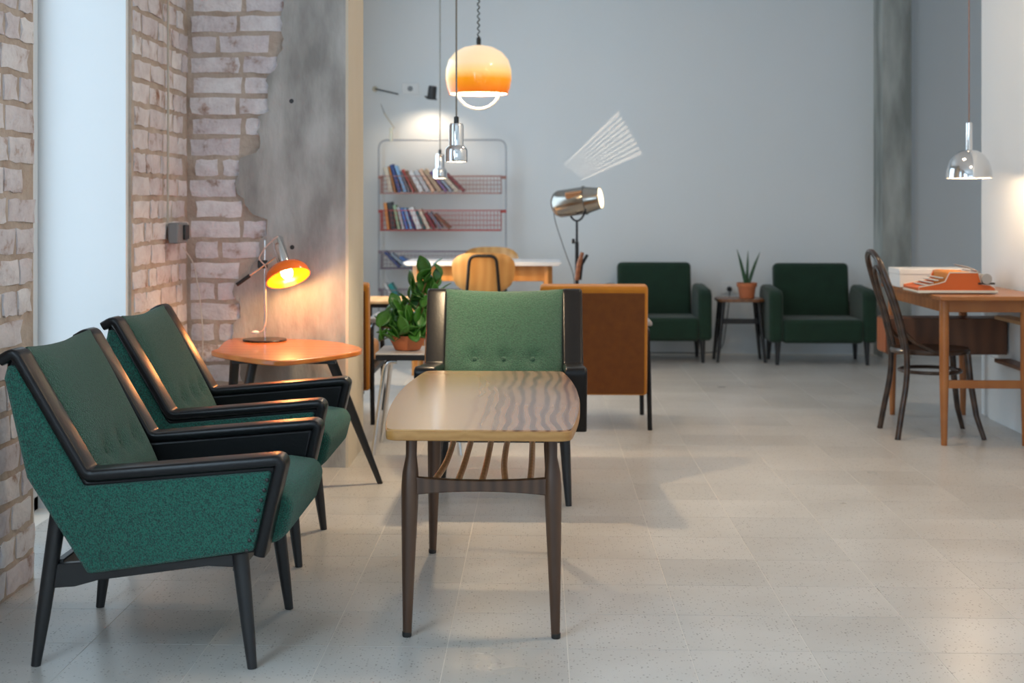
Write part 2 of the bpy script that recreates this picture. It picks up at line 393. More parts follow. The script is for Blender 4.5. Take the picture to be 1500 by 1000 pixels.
# ------------------------------------------------------------------ green armchairs with black arms
def make_armchair():
    t = thing('armchair', '', 'armchair')
    side = [(-.335, .815), (-.30, .80), (-.125, .497), (.365, .540), (.318, .312), (-.125, .25), (-.285, .50), (-.345, .76)]
    for s in (-1, 1):
        MB().prism(side, s*.262, s*.318, lambda u, v, q: (u, q, v)).build('arm_inner_panel', M_vinyl, t, .012, 2)
        ins = [(-.333, .79), (-.305, .785), (-.135, .48), (.35, .522), (.305, .318), (-.125, .254), (-.283, .50), (-.342, .755)]
        MB().prism(ins, s*.312, s*.332, lambda u, v, q: (u, q, v)).build('side_upholstery', M_boucle, t, .012, 3)
        path = arc_path([(-.352, s*.297, .800), (-.315, s*.297, .822), (-.128, s*.297, .506), (.375, s*.297, .549), (.318, s*.297, .306)], 5, .020)
        path = path[:2]+path[2:]
        MB().tube(path, 1, section=rrect(.088, .034, .013, 4), up=(0, 1, 0)).build('arm_rail', M_vinyl, t, smooth=60) if False else None
        sec = [(b, a) for a, b in rrect(.088, .029, .011, 4)]
        MB().tube(path, 1, section=sec, up=(0, 1, 0)).build('arm_rail', M_vinyl, t, smooth=60)
        st = MB()
        for k in range(8):
            q = k/7; st.lathe([(.0055, 0), (.0045, .003), (.001, .0045)], 8, Matrix.Translation((.338-.052*q, s*.332, .50-.18*q)) @ Matrix.Rotation(-s*PI/2, 4, 'X'))
        st.build('stud_row', M_dark, t)
    # shell of the back
    shell = [(-.300, .815), (-.332, .812), (-.346, .775), (-.288, .50), (-.128, .252), (.0, .262), (-.02, .36), (-.14, .40)]
    MB().prism(shell, -.262, .262, lambda u, v, q: (u, q, v)).build('back_shell', M_boucle, t, .01, 2)
    # tufted back cushion
    NU, NV = 28, 24; v = []; btn = [(-.125, .30), (0, .30), (.125, .30)]
    for j in range(NV+1):
        q = j/NV
        for i in range(NU+1):
            u = -1+2*i/NU; y = u*.258
            x = -.085-.222*q; zz = .405+.425*q-.012*(1-u*u)*(q**6)
            puff = .028*(1-u**6)*(1-(2*q-1)**6)
            d = 0
            for by, bq in btn: d += .020*math.exp(-(((y-by)/.028)**2+((q-bq)*.46/.03)**2))
            nx, nz = .886, .463
            v.append((x+nx*(puff-d), y, zz+nz*(puff-d)))
    n = len(v); f = [[j*(NU+1)+i, j*(NU+1)+i+1, (j+1)*(NU+1)+i+1, (j+1)*(NU+1)+i] for j in range(NV) for i in range(NU)]
    rim = [i for i in range(NU+1)]+[j*(NU+1)+NU for j in range(1, NV+1)]+[NV*(NU+1)+i for i in range(NU-1, -1, -1)]+[j*(NU+1) for j in range(NV-1, 0, -1)]
    v += [(v[k][0]-.05, v[k][1], v[k][2]-.02) for k in rim]
    f += [[rim[(k+1)%len(rim)], rim[k], n+k, n+(k+1)%len(rim)] for k in range(len(rim))]
    bc = MB().add(v, f).build('back_cushion', M_boucle_warm, t, smooth=70)
    for by, bq in btn:
        c = Vector((-.085-.222*bq+.886*.012, by, .405+.425*bq+.463*.012))
        MB().lathe([(.011, -.004), (.011, .001), (.007, .005), (.001, .006)], 12, Matrix.Translation(c) @ Vector((.886, 0, .463)).to_track_quat('Z', 'Y').to_matrix().to_4x4()).build('button', M_boucle_warm, bc)
    seat = [(-.13, .31), (-.15, .425), (.30, .462), (.375, .452), (.395, .42), (.375, .345), (.345, .318)]
    MB().prism(seat, -.260, .260, lambda u, v, q: (u, q, v)).build('seat', M_boucle, t, .022, 4, 60)
    # base
    FX, FR, FY = .288, -.28, .27
    for s in (-1, 1):
        MB().tube([(FX, s*FY, 0), (FX-.012, s*(FY-.006), .10), (FX-.038, s*(FY-.018), .315)], [.0125, .017, .0235], 14).build('leg', M_blackwood, t)
        MB().tube([(FR, s*FY, 0), (FR+.016, s*(FY-.006), .12), (FR+.055, s*(FY-.018), .40)], [.0125, .018, .0225], 14).build('leg', M_blackwood, t)
        rail = [(-.245, .20), (-.245, .262), (-.12, .272), (.25, .318), (.27, .318), (.27, .258), (.17, .262), (-.12, .222), (-.18, .205)]
        MB().prism(rail, s*(FY-.030), s*(FY-.006), lambda u, v, q: (u, q, v)).build('side_rail', M_blackwood, t, .003)
    MB().box((.232, -.25, .245), (.254, .25, .305)).build('front_rail', M_blackwood, t, .003)
    MB().box((-.235, -.25, .215), (-.213, .25, .272)).build('rear_rail', M_blackwood, t, .003)
    return t
A = make_armchair()
pA = (at(373, 977)+at(53, 976.5)+at(145, 890.7)+at(420, 889))/4
A.location = (pA.x-.004, pA.y, 0); A['label'] = 'green boucle armchair with black arms beside the brick pier, back to the window opening'
B_ = copy_tree(A); pB = (at(438, 830)+at(474, 775))/2
B_.location = (pB.x-.288, pB.y, 0); B_['label'] = 'green boucle armchair with black arms directly in front of the orange triangular side table'
C_ = copy_tree(A); pC = at(833, 741)
C_.location = (pC.x-.27, pC.y+.288, 0); C_.rotation_euler = (0, 0, -PI/2)
C_['label'] = 'green boucle armchair with black arms at the end of the long coffee table, facing it'
for o in (A, B_, C_): o['group'] = 'green armchairs around the coffee table'
# ------------------------------------------------------------------ coffee table
def coffee():
    l = [at(601, 932), at(815, 933), at(634, 809.5), at(804.5, 812)]
    c = sum(l, Vector())/4
    t = thing('coffee_table', 'long glossy coffee table with turned brown legs and a dowel magazine rack', 'table', (c.x, c.y, 0))
    ZT = .606; L2 = .665
    def top(inset):
        pts = []
        for k in range(25):
            q = -1+2*k/24; pts.append((.245+.04*(1-q*q)-inset, q*(L2-inset)))
        # rounded corners
        r = .035; right = [(x, y) for x, y in pts if abs(y) <= L2-inset-r]
        def corner(sx, sy):
            xx = .245-inset; out = []
            for k in range(6):
                a = R(90*k/5); out.append((sx*(xx-r+r*math.cos(a)+.003), sy*(L2-inset-r+r*math.sin(a))))
            return out
        P = right+corner(1, 1)+corner(-1, 1)[::-1]+[(-x, y) for x, y in right[::-1]]+corner(-1, -1)+corner(1, -1)[::-1]
        return P
    m = bpy.data.materials.new('figured_glossy_veneer_lit_left'); m.use_nodes = True; nt = m.node_tree; N = nt.nodes; L = nt.links
    p = N['Principled BSDF']; p.inputs['Roughness'].default_value = .13; p.inputs['Coat Weight'].default_value = 0; p.inputs['Coat Roughness'].default_value = .05
    tc = N.new('ShaderNodeTexCoord'); mp = N.new('ShaderNodeMapping'); mp.inputs['Scale'].default_value = (1, .32, 1); mp.inputs['Location'].default_value = (.1, .55, 0)
    wv = N.new('ShaderNodeTexWave'); wv.wave_type = 'BANDS'; wv.bands_direction = 'X'; wv.inputs['Scale'].default_value = 9; wv.inputs['Distortion'].default_value = 9; wv.inputs['Detail'].default_value = 2; wv.inputs['Detail Scale'].default_value = .7
    r = N.new('ShaderNodeValToRGB'); r.color_ramp.elements[0].color = (.19, .08, .04, 1); r.color_ramp.elements[1].color = (.46, .23, .115, 1); r.color_ramp.elements[1].position = .7
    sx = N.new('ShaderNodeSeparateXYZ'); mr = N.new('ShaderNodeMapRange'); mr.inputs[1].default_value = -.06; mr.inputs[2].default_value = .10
    mx = N.new('ShaderNodeMix'); mx.data_type = 'RGBA'; mx.inputs[6].default_value = (.56, .31, .12, 1)  # left half lighter: golden light on it put into the colour
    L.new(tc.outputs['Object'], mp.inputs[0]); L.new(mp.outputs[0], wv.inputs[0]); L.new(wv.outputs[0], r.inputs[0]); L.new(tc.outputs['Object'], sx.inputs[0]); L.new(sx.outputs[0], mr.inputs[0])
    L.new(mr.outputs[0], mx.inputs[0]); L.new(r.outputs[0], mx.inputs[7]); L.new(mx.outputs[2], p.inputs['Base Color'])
    tp = MB().prism(top(.002), ZT-.004, ZT, lambda u, v, q: (u, v, q)).build('tabletop', m, t, smooth=30)
    MB().prism(top(0), ZT-.030, ZT-.004, lambda u, v, q: (u, v, q)).build('edge_band', wood('honey_edge', (.36, .17, .045), (.45, .23, .07), .35, 14, 'Z'), tp, .003, smooth=30)
    MD = wood('dark_brown_beech', (.055, .026, .014), (.10, .05, .026), .38, 3, 'X', stretch=(3, 3, .4))
    lx, ly = .203, .472
    for sx_ in (-1, 1):
        for sy in (-1, 1):
            path = [(sx_*(lx+.004), sy*ly, 0), (sx_*(lx+.003), sy*ly, .012), (sx_*lx, sy*(ly-.004), .20), (sx_*(lx-.003), sy*(ly-.008), .36), (sx_*(lx-.004), sy*(ly-.010), .42), (sx_*(lx-.005), sy*(ly-.012), .455), (sx_*(lx-.007), sy*(ly-.014), .50), (sx_*(lx-.008), sy*(ly-.016), ZT-.03)]
            lg = MB().tube(path, [.011, .0125, .0185, .0235, .0245, .0225, .0155, .0165], 14).build('leg', MD, t)
            MB().lathe([(.012, 0), (.0132, .003), (.0132, .014)], 14, Matrix.Translation((sx_*(lx+.004), sy*ly, 0))).build('foot_cap', M_dark, lg)
    for sy in (-1, 1):
        pr = []
        for k in range(9):
            q = -1+k/4; pr.append((q*lx, .392+.012*(1-q*q)))
        for k in range(8, -1, -1):
            q = -1+k/4; pr.append((q*lx, .445-.010*(1-q*q)))
        MB().prism(pr, sy*(ly-.020), sy*(ly+.002), lambda u, v, q: (u, q, v)).build('rack_crossbar', MD, t, .003)
        MB().box((-lx, sy*(ly-.026), ZT-.062), (lx, sy*(ly-.008), ZT-.03)).build('apron', MD, t, .002)
    for s in (-1, 1): MB().box((s*(lx-.016), -ly, ZT-.062), (s*lx, ly, ZT-.03)).build('apron', MD, t, .002)
    ML = wood('pale_dowel', (.40, .20, .08), (.48, .26, .11), .4, 6, 'Y')
    for k in range(5):
        x = -.135+.0675*k; b = (.018, .006, .004, -.012, .004)[k]
        MB().tube(arc_path([(x, -ly+.012, .425), (x+b, -.2, .428), (x+b, .2, .428), (x, ly-.012, .425)], 6, .12), .0095, 10).build('rack_dowel', ML, t)
    return t
coffee()
# ------------------------------------------------------------------ orange side table
def side_table():
    c = world(425, 512, 5.98); ZT = .59
    t = thing('side_table', 'rounded triangular orange wood side table with black splayed legs, holding the lit lamp', 'table', (c.x, c.y, 0))
    tip = at(530, 512, ZT)-c; left = at(318, 510, ZT)-c; fr = at(400, 527, ZT)-c; bk = at(372, 495, ZT)-c
    ctrl = [Vector((tip.x, tip.y)), Vector((fr.x+.1, fr.y+.03)), Vector((fr.x-.03, fr.y)), Vector((left.x+.02, left.y-.14)), Vector((left.x, left.y+.02)), Vector((bk.x-.10, bk.y-.03)), Vector((bk.x+.06, bk.y)), Vector((.12, bk.y-.13))]
    P = []; n = len(ctrl)
    for i in range(n):
        p0, p1, p2, p3 = ctrl[i-1], ctrl[i], ctrl[(i+1)%n], ctrl[(i+2)%n]
        for k in range(6):
            q = k/6; P.append(tuple(.5*((2*p1)+(p2-p0)*q+(2*p0-5*p1+4*p2-p3)*q*q+(3*p1-p0-3*p2+p3)*q**3)))
    MB().prism(P, ZT-.022, ZT, lambda u, v, q: (u, v, q)).build('tabletop', M_terrawood, t, .005, 2, 30)
    foot = at(557, 708)-c
    for (fx, fy), (tx, ty) in (((foot.x, foot.y), (tip.x-.13, tip.y-.02)), ((left.x-.05+.12, left.y-.12), (left.x+.17, left.y-.06)), ((bk.x-.08, .30), (bk.x-.02, .18))):
        MB().tube([(fx, fy, 0), ((fx+tx)/2, (fy+ty)/2, .28), (tx, ty, ZT-.034)], [.012, .019, .022], 12).build('leg', M_blackwood, t)
    MB().box((left.x+.12, -.24, ZT-.036), (tip.x-.08, -.20, ZT-.022)).build('leg_batten', M_blackwood, t, .002)
    MB().box((-.19, -.2, ZT-.036), (-.15, .22, ZT-.022)).build('leg_batten', M_blackwood, t, .002)
    return t
side_table()
# desk lamp on it
def desk_lamp():
    b = at(388, 499, .59); D0 = b.y
    t = thing('desk_lamp', 'lit desk lamp with orange dome shade and chrome stem on the orange side table', 'lamp', (b.x, b.y, .59))
    MB().lathe([(.097, 0), (.099, .004), (.096, .009), (.02, .012), (.008, .014)], 40).build('base', mat('dark_brown_enamel', (.03, .018, .014), .25), t)
    MB().tube([(0, 0, .01), (0, 0, .452)], .0052, 10).build('stem', M_chrome, t)
    def L(px, py, dy=0): q = atY(px, py, D0+dy); return Vector((q.x-b.x, q.y-b.y, q.z-.59))
    cl = L(384, 387, -.01)
    MB().box((cl.x-.02, -.016, cl.z-.018), (cl.x+.022, .012, cl.z+.018)).build('clamp', M_dark, t, .004)
    a0 = L(347, 417, -.02); a1 = L(410, 372, -.02)
    ar = MB().tube([a0+(a1-a0)*.28, a1], .004, 8).build('arm', M_chrome, t)
    MB().tube([a0, a0+(a1-a0)*.30], .009, 10).build('counterweight', M_dark, ar)
    # shade: axis from chrome socket down to the opening, tilted
    top = L(401, 346, -.03); mid = L(421, 402, -.05)
    ax = (mid-top); ax = Vector((ax.x, ax.y-.055, ax.z)).normalized()
    mt = Matrix.Translation(mid) @ (-ax).to_track_quat('Z', 'Y').to_matrix().to_4x4()
    prof = [(.022, .054), (.045, .051), (.075, .038), (.094, .016), (.1, -.004), (.1, -.018), (.097, -.018), (.0965, -.004), (.091, .013), (.072, .034), (.043, .047), (.02, .050)]
    sh = MB().lathe(prof, 40, mt, cap=False).build('shade', mat('orange_enamel', (.95, .17, .008), .2, coat=.5), t, smooth=60)
    MB().lathe([(.028, .048), (.028, .180), (.024, .186), (.01, .186)], 24, mt).build('socket_cover', M_chrome, t)
    MB().lathe([(.006, .06), (.016, .045), (.027, .02), (.028, .005), (.02, -.012), (.004, -.018)], 18, mt).build('bulb', mat('warm_bulb', (1, .8, .5), .4, emit=(1, .62, .22), estr=25), t)
    l = bpy.data.lights.new('lamp_glow', 'POINT'); l.energy = 5; l.color = (1, .50, .16); l.shadow_soft_size = .03
    lo = bpy.data.objects.new('lamp_glow', l); COL.objects.link(lo); lo.parent = t; lo.location = mid-(-ax)*.035
    cord = [L(407, 346, -.03), L(392, 358, -.02), L(378, 378, -.02), L(384, 384, -.03), L(391, 392, -.03), L(389, 430, -.012), L(390, 470, -.012), L(386, 484, -.02), L(379, 487, -.02)]
    MB().tube(arc_path(cord, 4, .03), .003, 8).build('cord', mat('pale_pink_cord', (.72, .5, .42), .5), t)
    s_ = L(374, 487, -.02)
    MB().lathe([(.004, -.006), (.016, -.004), (.018, .002), (.010, .009), (.002, .011)], 16, Matrix.Translation(s_) @ Matrix.Diagonal((1.1, .7, .9, 1))).build('cord_switch', M_white, t)
desk_lamp()
# ------------------------------------------------------------------ wall outlet with conduit on the brick
p = atX(254, 341, XL+.02)
t = thing('wall_socket', 'dark grey surface socket box on the painted brick with a thin cable running up', 'socket', (XL+.018, p.y, p.z))
MB().box((0, -.085, -.045), (.045, .085, .045)).build('socket_box', M_greyplastic, t, .006)
MB().box((.045, -.005, -.03), (.055, .075, .035)).build('socket_lid', M_dark, t, .004)
p2 = atX(243, 200, XL+.02)
MB().tube([(.01, p2.y-p.y, .045), (.012, p2.y-p.y, .5), (.008, p2.y-p.y+.01, CZ-p.z-.02)], .005, 8).build('cable', mat('beige_cable', (.52, .47, .40), .6), t)
cw = [atX(268, 362, XL+.025), atY(284, 385, YF-.025), atY(292, 430, YF-.025), atY(297, 480, YF-.025), atY(297, 560, YF-.025)]
MB().tube(arc_path([q_-Vector((XL+.018, p.y, p.z)) for q_ in cw], 4, .05), .003, 6).build('lower_cable', mat('white_cable', (.68, .66, .62), .5), t)
# ------------------------------------------------------------------ chrome stool with plant
def stool():
    ZT = .488; c = (at(547, 665)+at(563, 652))/2
    cx = at(551, 516, ZT).x+.2; cy = at(551, 516, ZT).y+.14
    t = thing('stool', 'square grey-topped stool with chrome tube legs carrying the trailing plant', 'stool', (cx, cy, 0))
    MB().box((-.2, -.19, ZT-.008), (.2, .19, ZT)).build('seat', mat('pale_grey_laminate', (.42, .42, .43), .3), t, .003)
    MB().box((-.198, -.188, ZT-.034), (.198, .188, ZT-.008)).build('seat_rim', M_blackmetal, t, .003)
    for sy in (-1, 1):
        for sx in (-1, 1):
            MB().tube(arc_path([(sx*.10, sy*.14, ZT-.043), (sx*.155, sy*.15, ZT-.043), (sx*.21, sy*.18, 0.0)], 6, .06), .0115, 12).build('leg', M_chrome, t)
    return t, cx, cy, ZT
st, sx0, sy0, sz0 = stool()
def plant():
    q = atY(597, 510, sy0-.02)
    t = thing('potted_plant', 'leafy green trailing plant in a terracotta bowl on the chrome stool', 'plant', (q.x, sy0-.02, sz0))
    pot = MB().lathe([(.05, 0), (.062, .004), (.088, .055), (.092, .075), (.086, .075), (.08, .06), (.01, .058)], 30).build('pot', M_terra, t)
    MB().lathe([(.078, .056), (.05, .066), (.001, .068)], 20).build('soil', M_soil, pot)
    lm = MB(); pts = []
    NL = 6
    for i in range(NL+1):
        u = i/NL; wd = .5*math.sin(PI*min(1, u*.93+.05))**.8*.72
        for k, s in enumerate((-1, -.5, 0, .5, 1)): pts.append((s*wd, u, .10*abs(s)*wd*2-.12*u*u))
    f = [[i*5+k, i*5+k+1, (i+1)*5+k+1, (i+1)*5+k] for i in range(NL) for k in range(4)]
    lm.add(pts, f)
    leaf = lm.build('leaf', M_leaf, t, smooth=180); s_ = leaf.modifiers.new('solid', 'SOLIDIFY'); s_.thickness = .025
    rr = random.Random(12); firstleaf = True
    stems = []
    def PXZ(px, py, dy): v = atY(px, py, sy0-.02+dy); return Vector((v.x-q.x, dy, v.z-sz0))
    ends = [((632, 392), -.02), ((648, 402), .02), ((612, 412), -.03), ((640, 430), -.05), ((604, 440), .02), ((583, 452), -.05), ((571, 462), .0), ((560, 480), -.03), ((556, 500), -.08), ((620, 450), -.10), ((600, 470), -.12), ((615, 480), -.11), ((585, 490), -.12), ((640, 470), -.09), ((632, 500), -.1), ((575, 476), .07), ((622, 425), .05), ((553, 478), -.06), ((562, 497), -.1), ((578, 500), -.12), ((612, 500), -.13), ((596, 488), -.13), ((590, 462), -.06)]
    for (px, py), dy in ends:
        e = PXZ(px, py, dy); b = Vector((rr.uniform(-.04, .04), rr.uniform(-.04, .04), .06))
        mid = (b+e)/2+Vector((rr.uniform(-.02, .02), rr.uniform(-.02, .02), .03))
        path = [b*(1-k/8)**2+mid*2*(k/8)*(1-k/8)+e*(k/8)**2 for k in range(9)]
        MB().tube(path, [.005-.003*k/8 for k in range(9)], 6).build('stem', mat('brown_stem', (.16, .09, .03), .7), t)
        nl = max(4, int((e-b).length/.045))
        for k in range(nl):
            qq = .35+.65*(k+1)/nl; i = min(8, int(qq*8)); pos = path[i]
            sc = rr.uniform(.065, .105)
            rot = (R(rr.uniform(20, 110)), R(rr.uniform(-30, 30)), R(rr.uniform(-130, 130)))
            if firstleaf:
                leaf.location = pos; leaf.rotation_euler = rot; leaf.scale = (sc,)*3; firstleaf = False
            else:
                o = bpy.data.objects.new('leaf', leaf.data); COL.objects.link(o); o.parent = t; o.location = pos; o.rotation_euler = rot; o.scale = (sc,)*3
                z_ = o.modifiers.new('solid', 'SOLIDIFY'); z_.thickness = .025
plant()
# ------------------------------------------------------------------ ochre armchairs
def ochre():
    t = thing('lounge_chair', '', 'armchair')
    tilt = R(7); rot = Matrix.Rotation(tilt, 3, 'X')
    # faces +Y; back leans towards -Y at the top
    o = MB().box((-.285, -.05, .0), (.285, .05, .59), rot, (0, 0, .19)).build('backrest', M_ochre, t, .018, 3)
    MB().box((-.268, -.056, .012), (.268, -.045, .555), rot, (0, 0, .19)).build('back_panel', M_rust, o, .004)
    MB().box((-.27, .02, .30), (.27, .56, .42)).build('seat_cushion', M_ochre, t, .03, 3)
    for s in (-1, 1):
        MB().tube(arc_path([(s*.30, -.035, 0), (s*.29, -.01, .53), (s*.29, .50, .55), (s*.298, .52, 0)], 5, .04), .0125, 4).build('frame', M_blackmetal, t, smooth=30)
        MB().box((s*.29-.025, -.02, .553), (s*.29+.025, .50, .578)).build('armrest', mat('grey_armrest', (.30, .30, .31), .4), t, .008)
        MB().box((s*.255, 0, .275), (s*.305, .5, .30)).build('seat_rail', M_blackmetal, t, .002)
    MB().box((-.29, .02, .28), (.29, .05, .30)).build('cross_rail', M_blackmetal, t, .002)
    MB().box((-.29, .46, .28), (.29, .49, .30)).build('cross_rail', M_blackmetal, t, .002)
    return t
o1 = ochre(); q = at(952, 630)
o1.location = (q.x-.30, q.y+.035, 0); o1['label'] = 'ochre lounge chair with rust-brown back panel, behind the green armchair at the table end'
o2 = copy_tree(o1); q = at(546, 622)
o2.location = (q.x-.30, q.y+.035, 0); o2['label'] = 'ochre lounge chair half hidden behind the concrete pillar'
for o in (o1, o2): o['group'] = 'ochre lounge chairs'
# low table in front of the ochre chairs
zt = .59; q = at(545, 441, zt)
t = thing('low_table', 'light wood low table with black metal frame beyond the plant', 'table', (q.x+.32, q.y+.25, 0))
MB().box((-.42, -.25, zt-.018), (.42, .25, zt)).build('tabletop', M_shelf, t, .004)
MB().box((-.40, -.23, zt-.043), (.40, .23, zt-.018)).build('apron', M_blackmetal, t, .002)
for sx in (-1, 1):
    for sy in (-1, 1): MB().tube([(sx*.385, sy*.215, 0), (sx*.385, sy*.215, zt-.04)], .011, 8).build('leg', M_blackmetal, t)
# ------------------------------------------------------------------ desk with plywood chairs
ZD = .80
qd = at(706, 384, ZD); dl = at(590, 384, ZD).x; dr = at(822, 384, ZD).x; DY = qd.y
t = thing('desk', 'white-topped desk with wooden legs and apron in front of the wire bookshelf', 'desk', ((dl+dr)/2, DY, 0))
hw = (dr-dl)/2; M_desk = wood('amber_beech', (.52, .21, .045), (.60, .27, .07), .4, 4, 'X')
MB().prism([(-hw, ZD-.006), (-hw, ZD), (hw, ZD), (hw, ZD-.006), (hw-.02, ZD-.026), (-hw+.02, ZD-.026)], 0, .66, lambda u, v, w_: (u, w_, v)).build('desktop', mat('white_laminate', (.72, .71, .72), .3), t, .002)
for sy in (.05, .59): MB().box((-hw+.09, sy, ZD-.135), (hw-.09, sy+.022, ZD-.026)).build('apron', M_desk, t, .002)
for sx in (-1, 1):
    MB().box((sx*(hw-.10), .07, ZD-.13), (sx*(hw-.078), .59, ZD-.026)).build('apron', M_desk, t, .002)
    for sy in (.06, .60): MB().tube([(sx*(hw-.075), sy, 0), (sx*(hw-.095), sy, ZD-.026)], [.020, .034], 4).build('leg', M_desk, t, smooth=20)
def plychair():
    t = thing('plywood_chair', '', 'chair')
    MP = wood('golden_plywood', (.55, .27, .075), (.63, .34, .11), .35, 5, 'X', stretch=(1, 1, .3))
    def curved(w0, w1, z0, z1, yfun, th, r):
        m = MB(); NU, NV = 14, 8; v = []
        for side in (0, 1):
            for j in range(NV+1):
                q = j/NV
                for i in range(NU+1):
                    u = -1+2*i/NU; e = 1-.5*(abs(2*q-1)**3.5)*.35
                    wd = (w0+(w1-w0)*q)*(1-.22*abs(2*q-1)**4)
                    zz = z0+(z1-z0)*q-(.025*abs(u)**4 if q > .5 else -.025*abs(u)**4)*abs(2*q-1)
                    v.append((u*wd/2, yfun(u, q)+side*th, zz))
        K = (NU+1)*(NV+1); f = []
        for j in range(NV):
            for i in range(NU):
                a = j*(NU+1)+i; f.append([a, a+1, a+NU+2, a+NU+1]); f.append([K+a, K+a+NU+1, K+a+NU+2, K+a+1])
        rim = [i for i in range(NU+1)]+[j*(NU+1)+NU for j in range(1, NV+1)]+[NV*(NU+1)+i for i in range(NU-1, -1, -1)]+[j*(NU+1) for j in range(NV-1, 0, -1)]
        f += [[rim[(k+1)%len(rim)], rim[k], K+rim[k], K+rim[(k+1)%len(rim)]] for k in range(len(rim))]
        return m.add(v, f)
    # sitter faces +Y, back at y=0
    curved(.40, .45, .60, .875, lambda u, q: -.02-.04*q+.05*u*u, .012, 0).build('backrest', MP, t, smooth=50)
    m = MB(); m.prism(rrect(.43, .40, .09, 5), .435, .45, lambda u, v, q: (u, v+.23, q)); m.build('seat', MP, t, .004)
    MB().tube(arc_path([(-.13, .10, .43), (-.115, -.03, .55), (-.09, -.075, .855), (.09, -.075, .855), (.115, -.03, .55), (.13, .10, .43)], 6, .05), .0115, 10).build('back_frame', M_blackmetal, t)
    for s in (-1, 1):
        MB().tube([(s*.13, .10, .43), (s*.20, .02, 0)], .0115, 10).build('leg', M_blackmetal, t)
        MB().tube([(s*.13, .34, .43), (s*.20, .42, 0)], .0115, 10).build('leg', M_blackmetal, t)
    return t
c1 = plychair(); q = atY(708, 400, DY-.22); c1.location = (q.x, DY-.22, 0)
c1['label'] = 'plywood chair with black bent-tube back frame tucked at the front of the white desk'
c2 = copy_tree(c1); q = atY(718, 400, DY+.95); c2.location = (q.x, DY+1.05, 0); c2.rotation_euler = (0, 0, PI)
c2['label'] = 'plywood chair on the wall side of the white desk, mostly hidden by another chair'
# ------------------------------------------------------------------ wire bookshelf and books
YS = YB-.03
def shelf():
    l = atY(555, 300, YS-.1).x; r = atY(741, 300, YS-.1).x; zt = atY(640, 205, YS-.1).z; cx = (l+r)/2; hw = (r-l)/2
    t = thing('wire_bookshelf', 'tall wall shelf of grey tube with four hanging wire baskets of books', 'shelf', (cx, YS-.1, 0))
    fr = mat('pale_grey_tube', (.42, .44, .47), .35, metal=.3)
    MB().tube(arc_path([(-hw, 0, 0), (-hw, 0, zt), (hw, 0, zt), (hw, 0, 0)], 6, .07), .0075, 10).build('frame', fr, t)
    for s in (-1, 1): MB().tube([(s*hw, .0, .3), (s*hw, .1, .3)], .005, 8).build('wall_bracket', fr, t)
    mats = [mat('dusty_pink_wire', (.42, .20, .17), .5), mat('red_wire', (.48, .07, .06), .45), mat('grey_violet_wire', (.25, .20, .24), .5), mat('grey_violet_wire', (.25, .20, .24), .5)]
    tops = []
    for k, (py0, py1) in enumerate(((258, 283), (308, 337), (368, 393), (424, 446))):
        z1 = atY(640, py0, YS-.2).z; z0 = atY(640, py1, YS-.2).z; a = hw-.035
        m = MB(); y0, y1 = -.20, -.01
        for zz, r_ in ((z0, .005), (z1, .004)):
            m.tube(arc_path([(-a, y0, zz), (a, y0, zz), (a, y1, zz), (-a, y1, zz), (-a, y0, zz)], 3, .03), r_, 6)
        nv = 34
        for i in range(nv+1):
            x = -a+2*a*i/nv
            m.tube([(x, y0, z1), (x, y0, z0), (x, y1, z0), (x, y1, z1)], .0013, 4)
        for j in range(1, 4):
            zz = z0+(z1-z0)*j/4; m.tube([(-a, y0, zz), (a, y0, zz)], .0013, 4); m.tube([(-a, y1, zz), (a, y1, zz)], .0013, 4)
        for s in (-1, 1):
            for j in range(1, 7): m.tube([(s*a, y0+(y1-y0)*j/7, z0), (s*a, y0+(y1-y0)*j/7, z1)], .0013, 4)
            for j in range(1, 4):
                zz = z0+(z1-z0)*j/4; m.tube([(s*a, y0, zz), (s*a, y1, zz)], .0013, 4)
        for j in range(1, 8): m.tube([(-a, y0+(y1-y0)*j/8, z0), (a, y0+(y1-y0)*j/8, z0)], .0013, 4)
        for s in (-1, 1): m.box((s*a-.01, -.02, z1-.02), (s*hw+.004*s, .0, z1+.005))
        m.build('wire_basket', mats[k], t, smooth=60)
        tops.append((z0, a))
    return cx, tops
scx, baskets = shelf()
BC = {'orange': (.75, .28, .06), 'cream': (.72, .62, .48), 'navy blue': (.03, .06, .22), 'sky blue': (.25, .45, .70), 'pale grey': (.55, .55, .56), 'red': (.50, .07, .05), 'white': (.78, .77, .75), 'brown': (.22, .10, .05), 'peach': (.80, .50, .33), 'tan': (.52, .36, .22), 'slate': (.16, .18, .22), 'maroon': (.22, .03, .04), 'black': (.03, .03, .03), 'light green': (.35, .48, .30), 'blue': (.06, .20, .55), 'dark teal': (.02, .16, .17), 'teal': (.02, .30, .30), 'grey-blue': (.30, .38, .46), 'violet': (.20, .12, .30), 'beige': (.60, .52, .40)}
